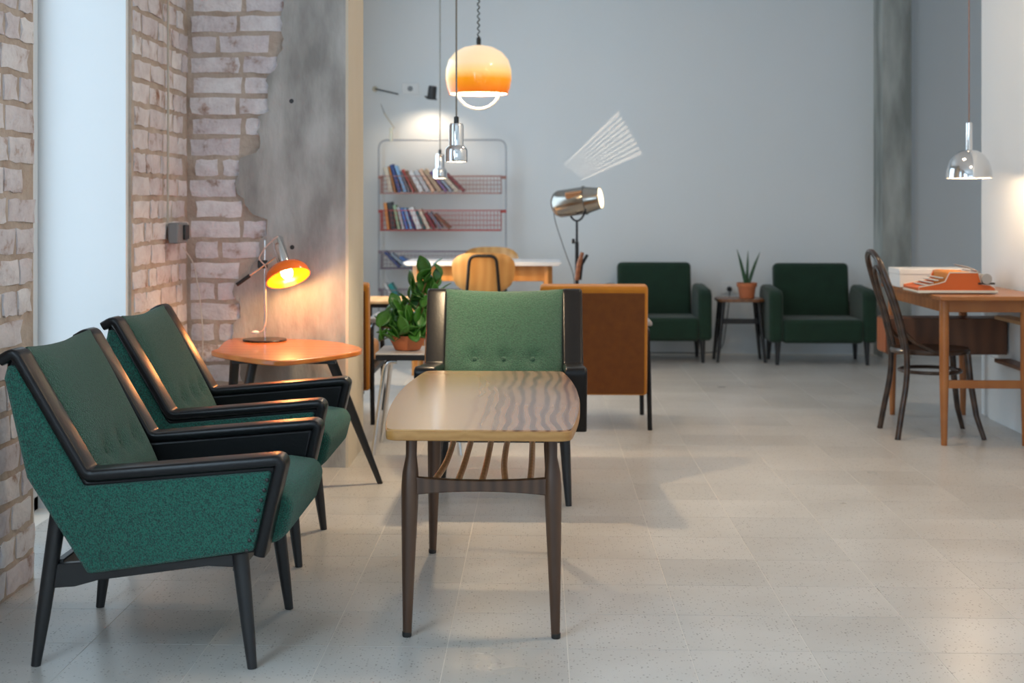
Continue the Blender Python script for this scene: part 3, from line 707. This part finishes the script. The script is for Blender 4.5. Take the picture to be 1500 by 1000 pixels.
# books rest on their lower left corner and lean on the neighbour to the left
def row(k, items, place):
    z0, a = baskets[k]; z0 += .0055; x = -a+.02; prev = None
    for c, th, h, lean in items:
        ln = R(lean*.85); th *= (1.2, 1.2, 1.2, 1.2)[k]; h *= 1.06
        if prev is None: x += h*math.sin(ln)
        else:
            x1, l1, h1, th1 = prev; yc = min(h*math.cos(ln), h1*math.cos(l1)+th1*math.sin(l1))
            x = x1+th1/math.cos(l1)+max(0, yc*(math.tan(ln)-math.tan(l1)))+.001
        prev = (x, ln, h, th)
        t = thing('book', f'{c} book {place}', 'book', (scx+x, YS-.10-.085, z0), 0, 'books in the wire shelf')
        t.rotation_euler = (0, -ln, 0)
        cm = mat('book_'+c.replace(' ', '_').replace('-', '_'), BC[c], .45)
        m = MB().box((0, -.08, 0), (.0025, .065, h)); m.box((th-.0025, -.08, 0), (th, .065, h)); m.box((0, -.08, 0), (th, -.077, h)); m.build('cover', cm, t, smooth=0)
        MB().box((.0025, -.077, .004), (th-.0025, .06, h-.004)).build('pages', mat('paper', (.75, .72, .66), .8), t, smooth=0)
row(0, [('cream', .03, .19, 14), ('orange', .012, .20, 16), ('navy blue', .026, .215, 20), ('sky blue', .022, .21, 24), ('slate', .014, .17, 26), ('red', .014, .19, 32), ('brown', .018, .18, 34), ('white', .032, .17, 34), ('pale grey', .03, .18, 36), ('peach', .024, .195, 38), ('tan', .028, .20, 42), ('violet', .02, .19, 45), ('grey-blue', .02, .17, 48), ('beige', .03, .16, 50), ('maroon', .02, .19, 53)], 'leaning in the top wire basket')
row(1, [('orange', .022, .20, 8), ('black', .034, .205, 10), ('light green', .022, .185, 13), ('pale grey', .02, .17, 16), ('blue', .02, .165, 18), ('sky blue', .02, .165, 21), ('navy blue', .012, .15, 24), ('white', .036, .17, 26), ('dark teal', .015, .15, 28), ('cream', .026, .16, 30), ('maroon', .022, .14, 36), ('slate', .025, .15, 44), ('brown', .02, .16, 55)], 'leaning in the red wire basket')
row(2, [('navy blue', .02, .16, 52), ('grey-blue', .022, .15, 58), ('blue', .02, .13, 66)], 'slumped in the third wire basket down')
row(3, [('white', .02, .17, 34), ('teal', .03, .17, 38)], 'leaning in the lowest wire basket')
# ------------------------------------------------------------------ swing-arm wall lamps and wall socket plate
M_lampdark = mat('charcoal_lamp', (.025, .025, .027), .4)
W_ = lambda px, py, off=.0: atY(px, py, YB-off)
b0 = W_(549, 130, .03); t = thing('wall_lamp', 'swing-arm wall lamp with charcoal head above the wire bookshelf', 'lamp', (b0.x, YB, b0.z))
def RL(px, py, off): q = atY(px, py, YB-off); return (q.x-b0.x, q.y-YB, q.z-b0.z)
MB().lathe([(.022, 0), (.022, .018), (.012, .024)], 16, Matrix.Rotation(PI/2, 4, 'X')).build('wall_mount', mat('pale_brass', (.55, .5, .38), .35, metal=.7), t)
MB().tube([(0, -.02, 0), RL(584, 138, .12)], .006, 8).build('arm', M_lampdark, t)
MB().tube([RL(584, 138, .12), RL(622, 141, .22)], .005, 8).build('arm', M_white, t)
h0 = Vector(RL(634, 126, .24)); h1 = Vector(RL(632, 145, .22))
hd = MB().tube([h0, h0+(h1-h0)*.1, h0+(h1-h0)*.9, h1], [.030, .034, .036, .045], 20).build('lamp_head', M_lampdark, t)
MB().tube([RL(622, 141, .22), RL(640, 146, .21)], .006, 8).build('head_joint', M_lampdark, t)
l = bpy.data.lights.new('wall_lamp_glow', 'SPOT'); l.energy = 9; l.color = (1, .78, .55); l.spot_size = R(150); l.spot_blend = .7; l.shadow_soft_size = .03
lo = bpy.data.objects.new('wall_lamp_glow', l); COL.objects.link(lo); lo.parent = t; lo.location = h1+Vector((0, 0, -.02)); lo.rotation_euler = Vector((-.05, .10, -1)).to_track_quat('-Z', 'Y').to_euler()
b0 = W_(575, 197, .03); t = thing('clip_lamp_arm', 'thin folded brass lamp arm clipped to the top of the wire bookshelf', 'lamp', (b0.x, YS-.1, b0.z))
def RL2(px, py, off=.1): q = atY(px, py, YS-off); return (q.x-b0.x, q.y-(YS-.1), q.z-b0.z)
MB().box((-.012, -.012, -.06), (.012, .018, .05)).build('clip', mat('pale_brass', (.55, .5, .38), .35, metal=.7), t, .003)
MB().tube([(0, 0, .04), RL2(578, 188), RL2(563, 166)], .0045, 8).build('arm', mat('pale_brass', (.55, .5, .38), .35), t)
MB().tube([RL2(563, 166), RL2(558, 152)], [.004, .002], 8).build('arm_tip', M_greyplastic, t)
q = W_(601, 130); t = thing('wall_plate', 'white square light switch plate on the back wall above the bookshelf', 'switch', (q.x, YB, q.z))
MB().box((-.068, -.012, -.045), (.068, 0, .045)).build('plate', M_white, t, .003)
MB().lathe([(.022, .012), (.022, .015), (.018, .016)], 20, Matrix.Rotation(PI/2, 4, 'X')).build('socket_well', M_greyplastic, t)
# ------------------------------------------------------------------ studio floodlight on stand
def flood():
    YL = 9.45; c = atY(845, 295, YL)
    t = thing('studio_lamp', 'polished steel studio floodlight on a black stand throwing a barred patch on the wall', 'lamp', (c.x, YL, 0))
    zc = c.z
    e0 = atY(806, 301, YL); e1 = atY(882, 290, YL-.06)
    ax = Vector((e1.x-e0.x, -.10, e1.z-e0.z)).normalized(); half = .172
    q = ax.to_track_quat('Z', 'Y'); rot = q.to_matrix().to_4x4(); base = Matrix.Translation((0, 0, zc)) @ rot
    inv = rot.to_3x3().inverted()
    prof = [(.012, -.172), (.050, -.168), (.078, -.150), (.092, -.120), (.092, .05), (.098, .052), (.098, .062), (.090, .066), (.072, .150), (.072, .166)]
    n = 36; v = []; f = []
    for r, z in prof: v += [base @ Vector((r*math.cos(2*PI*k/n), r*math.sin(2*PI*k/n), z)) for k in range(n)]
    for i in range(len(prof)-1):
        for k in range(n):
            if i == 3:
                ang = 2*PI*(k+.5)/n; d = rot.to_3x3() @ Vector((math.cos(ang), math.sin(ang), 0))
                if d.y > .86: continue          # open slot on the wall side
            f.append([i*n+k, i*n+(k+1)%n, (i+1)*n+(k+1)%n, (i+1)*n+k])
    f.append(list(range(n))[::-1])
    hs = MB().add(v, f).build('housing', mat('dark_polished_steel', (.36, .34, .31), .2, metal=1), t, smooth=35)
    MB().lathe([(.070, .158), (.06, .168), (.03, .174), (.002, .176)], 30, base).build('lens', mat('lit_lens', (1, .9, .7), .2, emit=(1, .80, .52), estr=3.0), t)
    # barred vent plate on the wall side
    cs = [(-.023, .15), (.045, .085), (.285, .19), (.19, .36)]
    yp = .086; S = [Vector((a*yp, yp, zc+b*yp)) for a, b in cs]
    O = [Vector((-.10, yp, zc-.055)), Vector((.075, yp, zc-.055)), Vector((.075, yp, zc+.055)), Vector((-.10, yp, zc+.055))]
    O = [O[3], O[0], O[1], O[2]]
    MB().add(S+O, [[i, (i+1)%4, 4+(i+1)%4, 4+i] for i in range(4)]).build('vent_plate', M_dark, hs, smooth=0)
    lb = MB(); x0, x1, z0, z1, y0 = -.060, .060, zc-.05, zc+.05, -.05
    P8 = [(x, y, z_) for x in (x0, x1) for y in (y0, yp) for z_ in (z0, z1)]
    lb.add(P8, [(0,1,3,2),(4,6,7,5),(0,4,5,1),(0,2,6,4),(1,5,7,3)]).build('light_shield', M_dark, hs, smooth=0)  # unseen box added to stop light leaking from the housing
    m = MB()
    for k in range(1, 10):
        a = S[0]+(S[1]-S[0])*k/10; b = S[3]+(S[2]-S[3])*k/10; m.tube([a, b], .00030, 4)
    m.build('vent_bars', M_dark, hs)
    pnl = MB(); pnl.box((-.045, -.0965, -.075), (.045, -.088, .03)); 
    MB().box((-.02, -.02, -.06), (.02, .0, .05)).build('brand_plate', mat('copper_plate', (.5, .27, .15), .3, metal=.8), hs, .002).matrix_local = Matrix.Translation((-.02, -.075, zc+.052)) @ Matrix.Rotation(ax.x and math.atan2(ax.z, ax.x), 4, 'Y').inverted() @ Matrix.Rotation(PI/2, 4, 'Y') @ Matrix.Rotation(R(35), 4, 'Z')
    l = bpy.data.lights.new('lamp_filament', 'POINT'); l.energy = 75; l.color = (1, .80, .60); l.shadow_soft_size = .0001
    lo = bpy.data.objects.new('lamp_filament', l); COL.objects.link(lo); lo.parent = t; lo.location = (0, 0, zc)
    # yoke and stand
    yk = []
    for k in range(13):
        a = PI+PI*k/12; yk.append(Vector((.105*math.cos(a)*.35, .105*math.cos(a), -.02+.115*math.sin(a)-.0)))
    yk = [Vector((.0, -.105, .01))]+[Vector((0, .105*math.cos(PI+PI*k/12), .0+.13*math.sin(PI+PI*k/12))) for k in range(13)]+[Vector((0, .105, .01))]
    yr = Matrix.Rotation(R(35), 3, 'Z')
    MB().tube([yr @ p+Vector((0, 0, zc)) for p in yk], .007, 10).build('yoke', M_blackmetal, t)
    for s in (-1, 1): MB().lathe([(.016, -.008), (.016, .008)], 14, Matrix.Translation(yr @ Vector((0, s*.105, 0))+Vector((0, 0, zc))) @ Matrix.Rotation(R(35), 4, 'Z') @ Matrix.Rotation(PI/2, 4, 'X')).build('yoke_knob', M_blackmetal, t)
    MB().tube([(0, 0, zc-.128), (0, 0, .62)], .008, 10).build('upper_pole', M_blackmetal, t)
    MB().tube([(0, 0, zc-.27), (0, 0, .10)], .0125, 12).build('pole', M_blackmetal, t)
    MB().lathe([(.004, 0), (.016, .004), (.018, .016), (.012, .022)], 14, Matrix.Translation((-.012, -.0, zc-.265)) @ Matrix.Rotation(-PI/2, 4, 'Y')).build('lock_knob', M_blackmetal, t)
    for k in range(3):
        a = R(90+120*k+20); d = Vector((math.cos(a), math.sin(a), 0))
        MB().tube([d*.014+Vector((0, 0, .50)), d*.33+Vector((0, 0, .008))], .008, 8).build('leg', M_blackmetal, t)
        MB().tube([d*.012+Vector((0, 0, .14)), d*.20+Vector((0, 0, .215))], .005, 6).build('leg_brace', M_blackmetal, t)
    # wooden and black grips folded at the stand
    MB().tube([(.0, -.02, .70), (.012, -.03, .80), (.035, -.035, .885)], [.016, .018, .013], 10).build('wooden_grip', wood('reddish_grip', (.20, .07, .03), (.26, .10, .045), .4, 8, 'Z'), t)
    MB().tube([(.02, .0, .70), (.03, .0, .80), (.07, .0, .868)], [.012, .013, .010], 10).build('black_grip', M_blackmetal, t)
    cb = [Vector((-.155, .02, zc-.03)), Vector((-.15, .02, zc-.12)), Vector((-.07, .02, zc-.36)), Vector((-.015, .0, zc-.50)), Vector((-.02, 0, .40))]
    MB().tube(arc_path(cb, 5, .08), .003, 6).build('power_cord', M_dark, t)
flood()
# ------------------------------------------------------------------ pendants
def hang(name, label, px, py, Y): 
    q = atY(px, py, Y); return thing(name, label, 'pendant lamp', (q.x, Y, q.z), 0), q.z
def spot_pendant(px, py, Y, label):
    t, z = hang('pendant_lamp', label, px, py, Y); t['group'] = 'small chrome spot pendants'
    k = Y/F   # metres per pixel of the near one
    MB().lathe([(.046, 0), (.0475, .004), (.0475, .048), (.044, .058), (.031, .070), (.031, .152), (.027, .162), (.010, .164)], 36, cap=False).build('shade', M_chrome, t, smooth=35)
    MB().lathe([(.043, .006), (.043, .05), (.029, .062)], 30, cap=False).build('inner_reflector', mat('bright_reflector', (.9, .88, .85), .3, metal=.5), t)
    MB().lathe([(.036, .002), (.036, .012), (.012, .04)], 24).build('bulb', mat('spot_bulb', (1, .9, .75), .3, emit=(1, .84, .62), estr=14), t)
    MB().lathe([(.0105, .163), (.0105, .190), (.004, .193)], 14).build('cord_grip', M_dark, t)
    MB().tube([(0, 0, .19), (0, 0, CZ-z)], .0038, 8).build('cord', mat('taupe_cord', (.20, .18, .15), .6), t)
    l = bpy.data.lights.new('spot_glow', 'SPOT'); l.energy = 70; l.color = (1, .74, .45); l.spot_size = R(135); l.spot_blend = .6; l.shadow_soft_size = .035
    lo = bpy.data.objects.new('spot_glow', l); COL.objects.link(lo); lo.parent = t; lo.location = (0, 0, -.003)
spot_pendant(668.5, 237, 5.97, 'small chrome spot pendant hanging over the green armchair at the table end')
spot_pendant(644.5, 261, 9.45, 'small chrome spot pendant hanging in front of the wire bookshelf')
# orange dome
def dome_orange():
    Y = 8.3; t, z = hang('dome_pendant', 'cream and orange glass dome pendant with a white loop handle below', 701, 138, Y)
    s = Y/F
    prof = [(43, 0), (46, 8), (48.5, 22), (48, 36), (44, 50), (35, 61), (22, 68.5), (8, 71.5), (3, 72)]
    m = bpy.data.materials.new('orange_fade_glass'); m.use_nodes = True; nt = m.node_tree; N = nt.nodes; L = nt.links
    p = N['Principled BSDF']; p.inputs['Roughness'].default_value = .12
    tc = N.new('ShaderNodeTexCoord'); sx = N.new('ShaderNodeSeparateXYZ'); mr = N.new('ShaderNodeMapRange'); mr.inputs[1].default_value = 0; mr.inputs[2].default_value = 72*s
    r = N.new('ShaderNodeValToRGB'); e = r.color_ramp.elements; e[0].position = 0; e[0].color = (.80, .16, .01, 1); e[1].position = 1; e[1].color = (.90, .72, .48, 1)
    k = e.new(.28); k.color = (.92, .33, .01, 1); k = e.new(.42); k.color = (.95, .62, .22, 1); k = e.new(.6); k.color = (.93, .72, .44, 1)
    L.new(tc.outputs['Object'], sx.inputs[0]); L.new(sx.outputs[2], mr.inputs[0]); L.new(mr.outputs[0], r.inputs[0]); L.new(r.outputs[0], p.inputs['Base Color'])
    L.new(r.outputs[0], p.inputs['Emission Color']); p.inputs['Emission Strength'].default_value = .62     # glass lit from within
    MB().lathe([(a*s, b*s) for a, b in prof], 48, cap=False).build('glass_shade', m, t, smooth=80)
    MB().lathe([(a*s*.96, b*s*.97+.002) for a, b in prof], 48, cap=False).build('inner_liner', mat('white_liner', (.85, .82, .76), .5, emit=(1, .82, .58), estr=.9), t, smooth=80)
    MB().tube([(31*s*math.cos(PI+PI*k/16), 0, 6*s+28*s*math.sin(PI+PI*k/16)) for k in range(17)], .0085, 10).build('loop_handle', M_white, t)
    MB().lathe([(.012, 71*s), (.014, 72*s), (.014, 82*s), (.006, 84*s)], 14).build('cord_grip', M_dark, t)
    zt = CZ-z; m2 = MB(); pts = []
    nn = 320
    for k in range(nn):
        a = k*.62; pts.append((.006*math.cos(a), .006*math.sin(a), 83*s+(zt-83*s)*k/(nn-1)))
    m2.tube(pts, .0042, 6); m2.build('coiled_cord', mat('dark_green_grey_cord', (.05, .055, .05), .5), t)
    l = bpy.data.lights.new('dome_glow', 'POINT'); l.energy = 22; l.color = (1, .74, .45); l.shadow_soft_size = .05
    lo = bpy.data.objects.new('dome_glow', l); COL.objects.link(lo); lo.parent = t; lo.location = (0, 0, 25*s)
dome_orange()
def dome_chrome():
    Y = 7.45; t, z = hang('chrome_pendant', 'polished chrome half-dome pendant with a tall neck over the typewriter desk', 1419.5, 261, Y)
    s = Y/F
    prof = [(32.5, 0), (32.5, 3), (31.5, 12), (28, 24), (21, 34), (12, 39.5), (5, 41), (4.6, 43), (4.6, 80), (2, 81)]
    MB().lathe([(a*s, b*s) for a, b in prof], 48, cap=False).build('shade', M_chrome, t, smooth=35)
    MB().lathe([(a*s*.965, b*s*.96) for a, b in prof[:6]], 40, cap=False).build('inner_shade', M_white, t)
    MB().lathe([(.02, .045), (.03, .03), (.03, .018), (.015, .006), (.002, .004)], 18).build('bulb', mat('warm_globe', (1, .85, .6), .3, emit=(1, .78, .5), estr=14), t)
    MB().tube([(0, 0, 81*s), (0, 0, CZ-z)], .0036, 8).build('cord', mat('dull_red_cord', (.22, .13, .11), .6), t)
    l = bpy.data.lights.new('chrome_glow', 'POINT'); l.energy = 16; l.color = (1, .70, .42); l.shadow_soft_size = .03
    lo = bpy.data.objects.new('chrome_glow', l); COL.objects.link(lo); lo.parent = t; lo.location = (0, 0, .012)
dome_chrome()
# ------------------------------------------------------------------ dark green velvet chairs at the back
def velvet():
    t = thing('velvet_armchair', '', 'armchair')       # faces -Y, origin at centre of the front feet line
    MB().box((-.30, -.02, .165), (.30, .42, .345)).build('seat', M_velvet, t, .03, 3)
    MB().box((-.29, -.06, 0), (.29, .06, .58), Matrix.Rotation(R(-9), 3, 'X'), (0, .43, .17)).build('backrest', M_velvet, t, .035, 3)
    for s in (-1, 1):
        pr = [(-.02, .17), (.50, .17), (.50, .52), (.44, .585), (.03, .565), (-.02, .53)]
        MB().prism(pr, s*.295, s*.40, lambda u, v, q: (q, u, v)).build('armrest', M_velvet, t, .03, 3)
        MB().tube([(s*.335, .03, 0), (s*.33, .035, .18)], [.013, .024], 12).build('leg', M_blackwood, t)
        MB().tube([(s*.335, .44, 0), (s*.33, .43, .18)], [.013, .024], 12).build('leg', M_blackwood, t)
    return t
v1 = velvet(); q1 = at(965, 531); v1.location = (q1.x, q1.y-.03, 0); v1['label'] = 'dark green velvet armchair by the white wall, beyond the ochre lounge chair'
v2 = copy_tree(v1); q2 = at(1200, 535); v2.location = (q2.x+.025, q2.y-.02, 0); v2['label'] = 'dark green velvet armchair by the white wall, next to the concrete column'
for o in (v1, v2): o['group'] = 'dark green velvet armchairs'
# small table between
q = at(1086, 531); zt = .485
t = thing('occasional_table', 'small brown-topped table with black splayed legs between the velvet armchairs', 'table', (q.x, q.y+.12, 0))
MB().prism(rrect(.36, .34, .09, 6), zt-.024, zt, lambda u, v, z: (u, v, z)).build('tabletop', wood('brown_walnut', (.16, .065, .03), (.22, .10, .045), .35, 5, 'X'), t, .006)
for sx in (-1, 1):
    for sy in (-1, 1): MB().tube([(sx*.180, sy*.125, 0), (sx*.135, sy*.10, zt-.024)], [.012, .019], 12).build('leg', M_blackwood, t)
    MB().box((sx*.15-.01, -.1, .29), (sx*.15+.01, .1, .32)).build('side_rail', M_blackwood, t)
MB().box((-.155, -.012, .285), (.155, .012, .325)).build('stretcher', M_blackwood, t)
pq = atY(1094, 437, q.y+.10)
t = thing('snake_plant', 'three-leaved spiky plant in an orange terracotta pot on the small table', 'plant', (pq.x, q.y+.10, zt))
po = MB().lathe([(.052, 0), (.056, .003), (.068, .085), (.076, .087), (.078, .118), (.072, .118), (.066, .10), (.01, .10)], 30).build('pot', M_terra, t)
MB().lathe([(.066, .100), (.03, .108), (.001, .109)], 18).build('soil', M_soil, po)
for (px, py), r0 in (((1080, 365), .014), ((1096, 367), .011), ((1114, 369), .013), ((1090, 398), .01)):
    e = atY(px, py, q.y+.10); e = Vector((e.x-pq.x, random.uniform(-.02, .02), e.z-zt)); b = Vector((e.x*.12, 0, .10))
    MB().tube([b, b+(e-b)*.3+Vector((-e.x*.06, 0, 0)), b+(e-b)*.65+Vector((-e.x*.06, 0, 0)), e], [r0*.8, r0, r0*.75, .001], 8).build('leaf', M_aloe, t)
q = W_(1068, 421); t = thing('wall_outlet', 'white double wall outlet with a black plug behind the small table', 'outlet', (q.x, YB, q.z))
MB().box((-.07, -.012, -.048), (.07, 0, .048)).build('plate', M_white, t, .003)
MB().lathe([(.02, .012), (.02, .04), (.012, .05)], 16, Matrix.Translation((.0, 0, -.01)) @ Matrix.Rotation(PI/2, 4, 'X')).build('plug', M_dark, t)
MB().tube(arc_path([(0, -.05, -.01), (-.01, -.07, -.12), (-.06, -.06, q.z*-1+.02), (-.25, -.10, -q.z+.008), (-.35, -.05, -q.z+.008), (-.9, -.06, -q.z+.008)], 5, .1), .004, 6).build('cord', M_dark, t)
# ------------------------------------------------------------------ typewriter desk, right
q = at(1383, 652); LX, LY = q.x, q.y
M_teak = wood('warm_teak', (.30, .10, .02), (.37, .14, .034), .35, 4, 'Y', coat=.2)
yb = at(1305, 607).y; ZT = .75
t = thing('writing_desk', 'warm teak writing desk with tapered legs against the white partition', 'desk', (LX, LY, 0))
W2 = XR-.02-LX; LL = yb-LY
MB().box((-.045, -.10, ZT-.022), (W2, LL+.08, ZT)).build('desktop', M_teak, t, .004)
for a, b in (((-.01, -.012, ZT-.085), (W2-.09, .012, ZT-.022)), ((-.01, LL-.012, ZT-.085), (W2-.09, LL+.012, ZT-.022)), ((-.012, 0, ZT-.085), (.012, LL, ZT-.022)), ((W2-.115, 0, ZT-.085), (W2-.09, LL, ZT-.022))): MB().box(a, b).build('apron', M_teak, t, .002)
for x in (0, W2-.10):
    for y in (0, LL): MB().tube([(x, y, 0), (x, y, .35), (x, y, ZT-.023)], [.015, .0235, .024], 14).build('leg', M_teak, t)
MB().box((0, -.010, .285), (W2-.10, .010, .325)).build('stretcher', M_teak, t, .002)
# drawer box and shelf boards fixed on the partition
ya = LY+.60
t = thing('wall_cabinet', 'dark walnut low cabinet fixed to the partition under the writing desk', 'cabinet', (XR-.012, ya+.15, .39))
MB().box((-.645, -.15, 0), (0, .06, .195)).build('body', M_walnut, t, .003)
MB().box((-.65, -.14, .01), (-.645, .05, .185)).build('end_panel', wood('red_lit_wood', (.30, .08, .025), (.36, .11, .035), .4, 4, 'Y'), t)  # end face redder and lighter: light falling on it put into the colour
t = tag(MB().box((XR-.088, 3.2, .585), (XR-.0, ya-.02, .605)).build('shelf_board', M_shelf, None, .003), 'pale wooden ledge running along the white partition at desk height', 'shelf')
t = tag(MB().box((XR-.088, 3.2, .352), (XR-.0, ya-.02, .372)).build('shelf_board', M_walnut, None, .003), 'dark wooden ledge low along the white partition above the plinth', 'shelf')
# typewriter, keys towards -X
def typewriter():
    c = at(1345, 430.5, ZT)
    t = thing('typewriter', 'orange portable typewriter with cream trim on the writing desk', 'typewriter', (c.x, c.y, ZT))
    OR = mat('typewriter_orange', (.62, .12, .015), .4); CR = mat('cream_trim', (.70, .65, .55), .4)
    MB().box((.0, .0, .004), (.40, .31, .016)).build('base', CR, t, .004)
    prof = [(.004, .016), (.004, .034), (.10, .052), (.135, .062), (.158, .108), (.30, .108), (.318, .05), (.36, .045), (.385, .03), (.385, .016)]
    for y0, y1 in ((.004, .022), (.288, .306)):
        s_ = MB().prism(prof, y0, y1, lambda u, v, q: (u, q, v)).build('side_panel', OR, t, .002)
        MB().tube([(u, y0-.001 if y0 < .1 else y1+.001, v) for u, v in prof], .0028, 6, closed=True).build('trim', CR, s_)
    MB().prism([(.004, .016), (.004, .030), (.05, .038), (.05, .016)], .022, .288, lambda u, v, q: (u, q, v)).build('front_lip', OR, t, .003)
    MB().prism([(.155, .016), (.155, .106), (.165, .113), (.27, .110), (.29, .07), (.29, .016)], .022, .288, lambda u, v, q: (u, q, v)).build('cover', mat('typewriter_yellow_orange', (.72, .24, .02), .4), t, .004)
    for r in range(4):
        for k in range(10):
            x = .052+.025*r; y = .035+.024*k+(.006*(r % 2)); z = .040+.012*r
            MB().box((x-.009, y-.009, z), (x+.009, y+.009, z+.006)).build('key', mat('key_grey', (.50, .50, .49), .4), t, .002)
    MB().box((.05, .024, .016), (.155, .286, .034)).build('key_well', M_dark, t)
    MB().tube([(.335, -.012, .078), (.335, .322, .078)], .021, 18).build('platen', mat('platen_grey', (.28, .27, .25), .5), t)
    for y in (-.028, .322): MB().tube([(.335, y, .078), (.335, y+.016, .078)], .026, 18).build('platen_knob', mat('knob_grey', (.38, .36, .33), .4), t)
    MB().tube([(.30, .02, .115), (.25, .01, .135), (.18, -.0, .150)], .004, 6).build('return_lever', M_steel, t)
    MB().box((.30, .0, .048), (.385, .31, .058)).build('carriage', M_dark, t, .003)
    MB().tube([(.31, .01, .112), (.31, .30, .112)], .003, 6).build('paper_bail', M_steel, t)
typewriter()
c = at(1318, 421, ZT)
t = thing('white_box', 'plain white cardboard box behind the orange typewriter', 'box', (c.x, c.y, ZT))
MB().box((0, 0, 0), (.38, .24, .075)).build('body', M_white, t, .004)
MB().box((-.003, -.003, .070), (.383, .243, .102)).build('lid', M_white, t, .004)
# ------------------------------------------------------------------ bentwood chair facing +X
def bentwood():
    f = [at(1297, 627), at(1312, 643), at(1408, 628), at(1433, 645)]
    c = sum(f, Vector())/4
    t = thing('bentwood_chair', 'dark bentwood cafe chair with hooped back pulled up to the writing desk', 'chair', (c.x, c.y, 0))
    MW = wood('dark_bentwood', (.022, .012, .008), (.05, .026, .015), .3, 4, 'Z', coat=.2)
    ZS = .455
    MB().lathe([(.17, ZS-.03), (.198, ZS-.026), (.203, ZS-.012), (.197, ZS), (.16, ZS-.003), (.02, ZS-.006)], 40, Matrix.Diagonal((1.0, .97, 1, 1))).build('seat', MW, t)
    MB().tube([(.155*math.cos(2*PI*k/32), .155*math.sin(2*PI*k/32), .335) for k in range(32)], .0095, 8, closed=True).build('ring_stretcher', MW, t)
    for s in (-1, 1):
        MB().tube([(.225, s*.185, 0), (.19, s*.165, .12), (.165, s*.145, .30), (.155, s*.135, ZS-.02)], [.0125, .015, .017, .017], 12).build('leg', MW, t)
    hoop = [(-.215, -.19, 0), (-.195, -.18, .12), (-.165, -.168, .30), (-.165, -.165, ZS), (-.20, -.168, .62), (-.25, -.165, .78), (-.29, -.13, .90), (-.305, -.06, .945), (-.308, 0, .955)]
    hoop = hoop+[(x, -y, z) for x, y, z in hoop[-2::-1]]
    pts = []
    V = [Vector(p) for p in hoop]
    for i in range(len(V)-1):
        p0, p1, p2, p3 = V[max(i-1, 0)], V[i], V[i+1], V[min(i+2, len(V)-1)]
        for k in range(5):
            q = k/5; pts.append(.5*((2*p1)+(p2-p0)*q+(2*p0-5*p1+4*p2-p3)*q*q+(3*p1-p0-3*p2+p3)*q**3))
    pts.append(V[-1])
    MB().tube(pts, .0155, 12).build('back_hoop', MW, t)
    inner = [(-.162, -.10, ZS), (-.195, -.10, .60), (-.238, -.095, .74), (-.272, -.06, .845), (-.28, 0, .875)]
    V = [Vector(p) for p in inner+[(x, -y, z) for x, y, z in inner[-2::-1]]]; pts = []
    for i in range(len(V)-1):
        p0, p1, p2, p3 = V[max(i-1, 0)], V[i], V[i+1], V[min(i+2, len(V)-1)]
        for k in range(5):
            q = k/5; pts.append(.5*((2*p1)+(p2-p0)*q+(2*p0-5*p1+4*p2-p3)*q*q+(3*p1-p0-3*p2+p3)*q**3))
    pts.append(V[-1])
    MB().tube(pts, .0115, 10).build('inner_hoop', MW, t)
    for s in (-1, 1): MB().tube([(-.175, s*.166, .55), (-.13, s*.172, .50), (-.03, s*.19, ZS-.008)], .010, 8).build('hip_brace', MW, t)
bentwood()
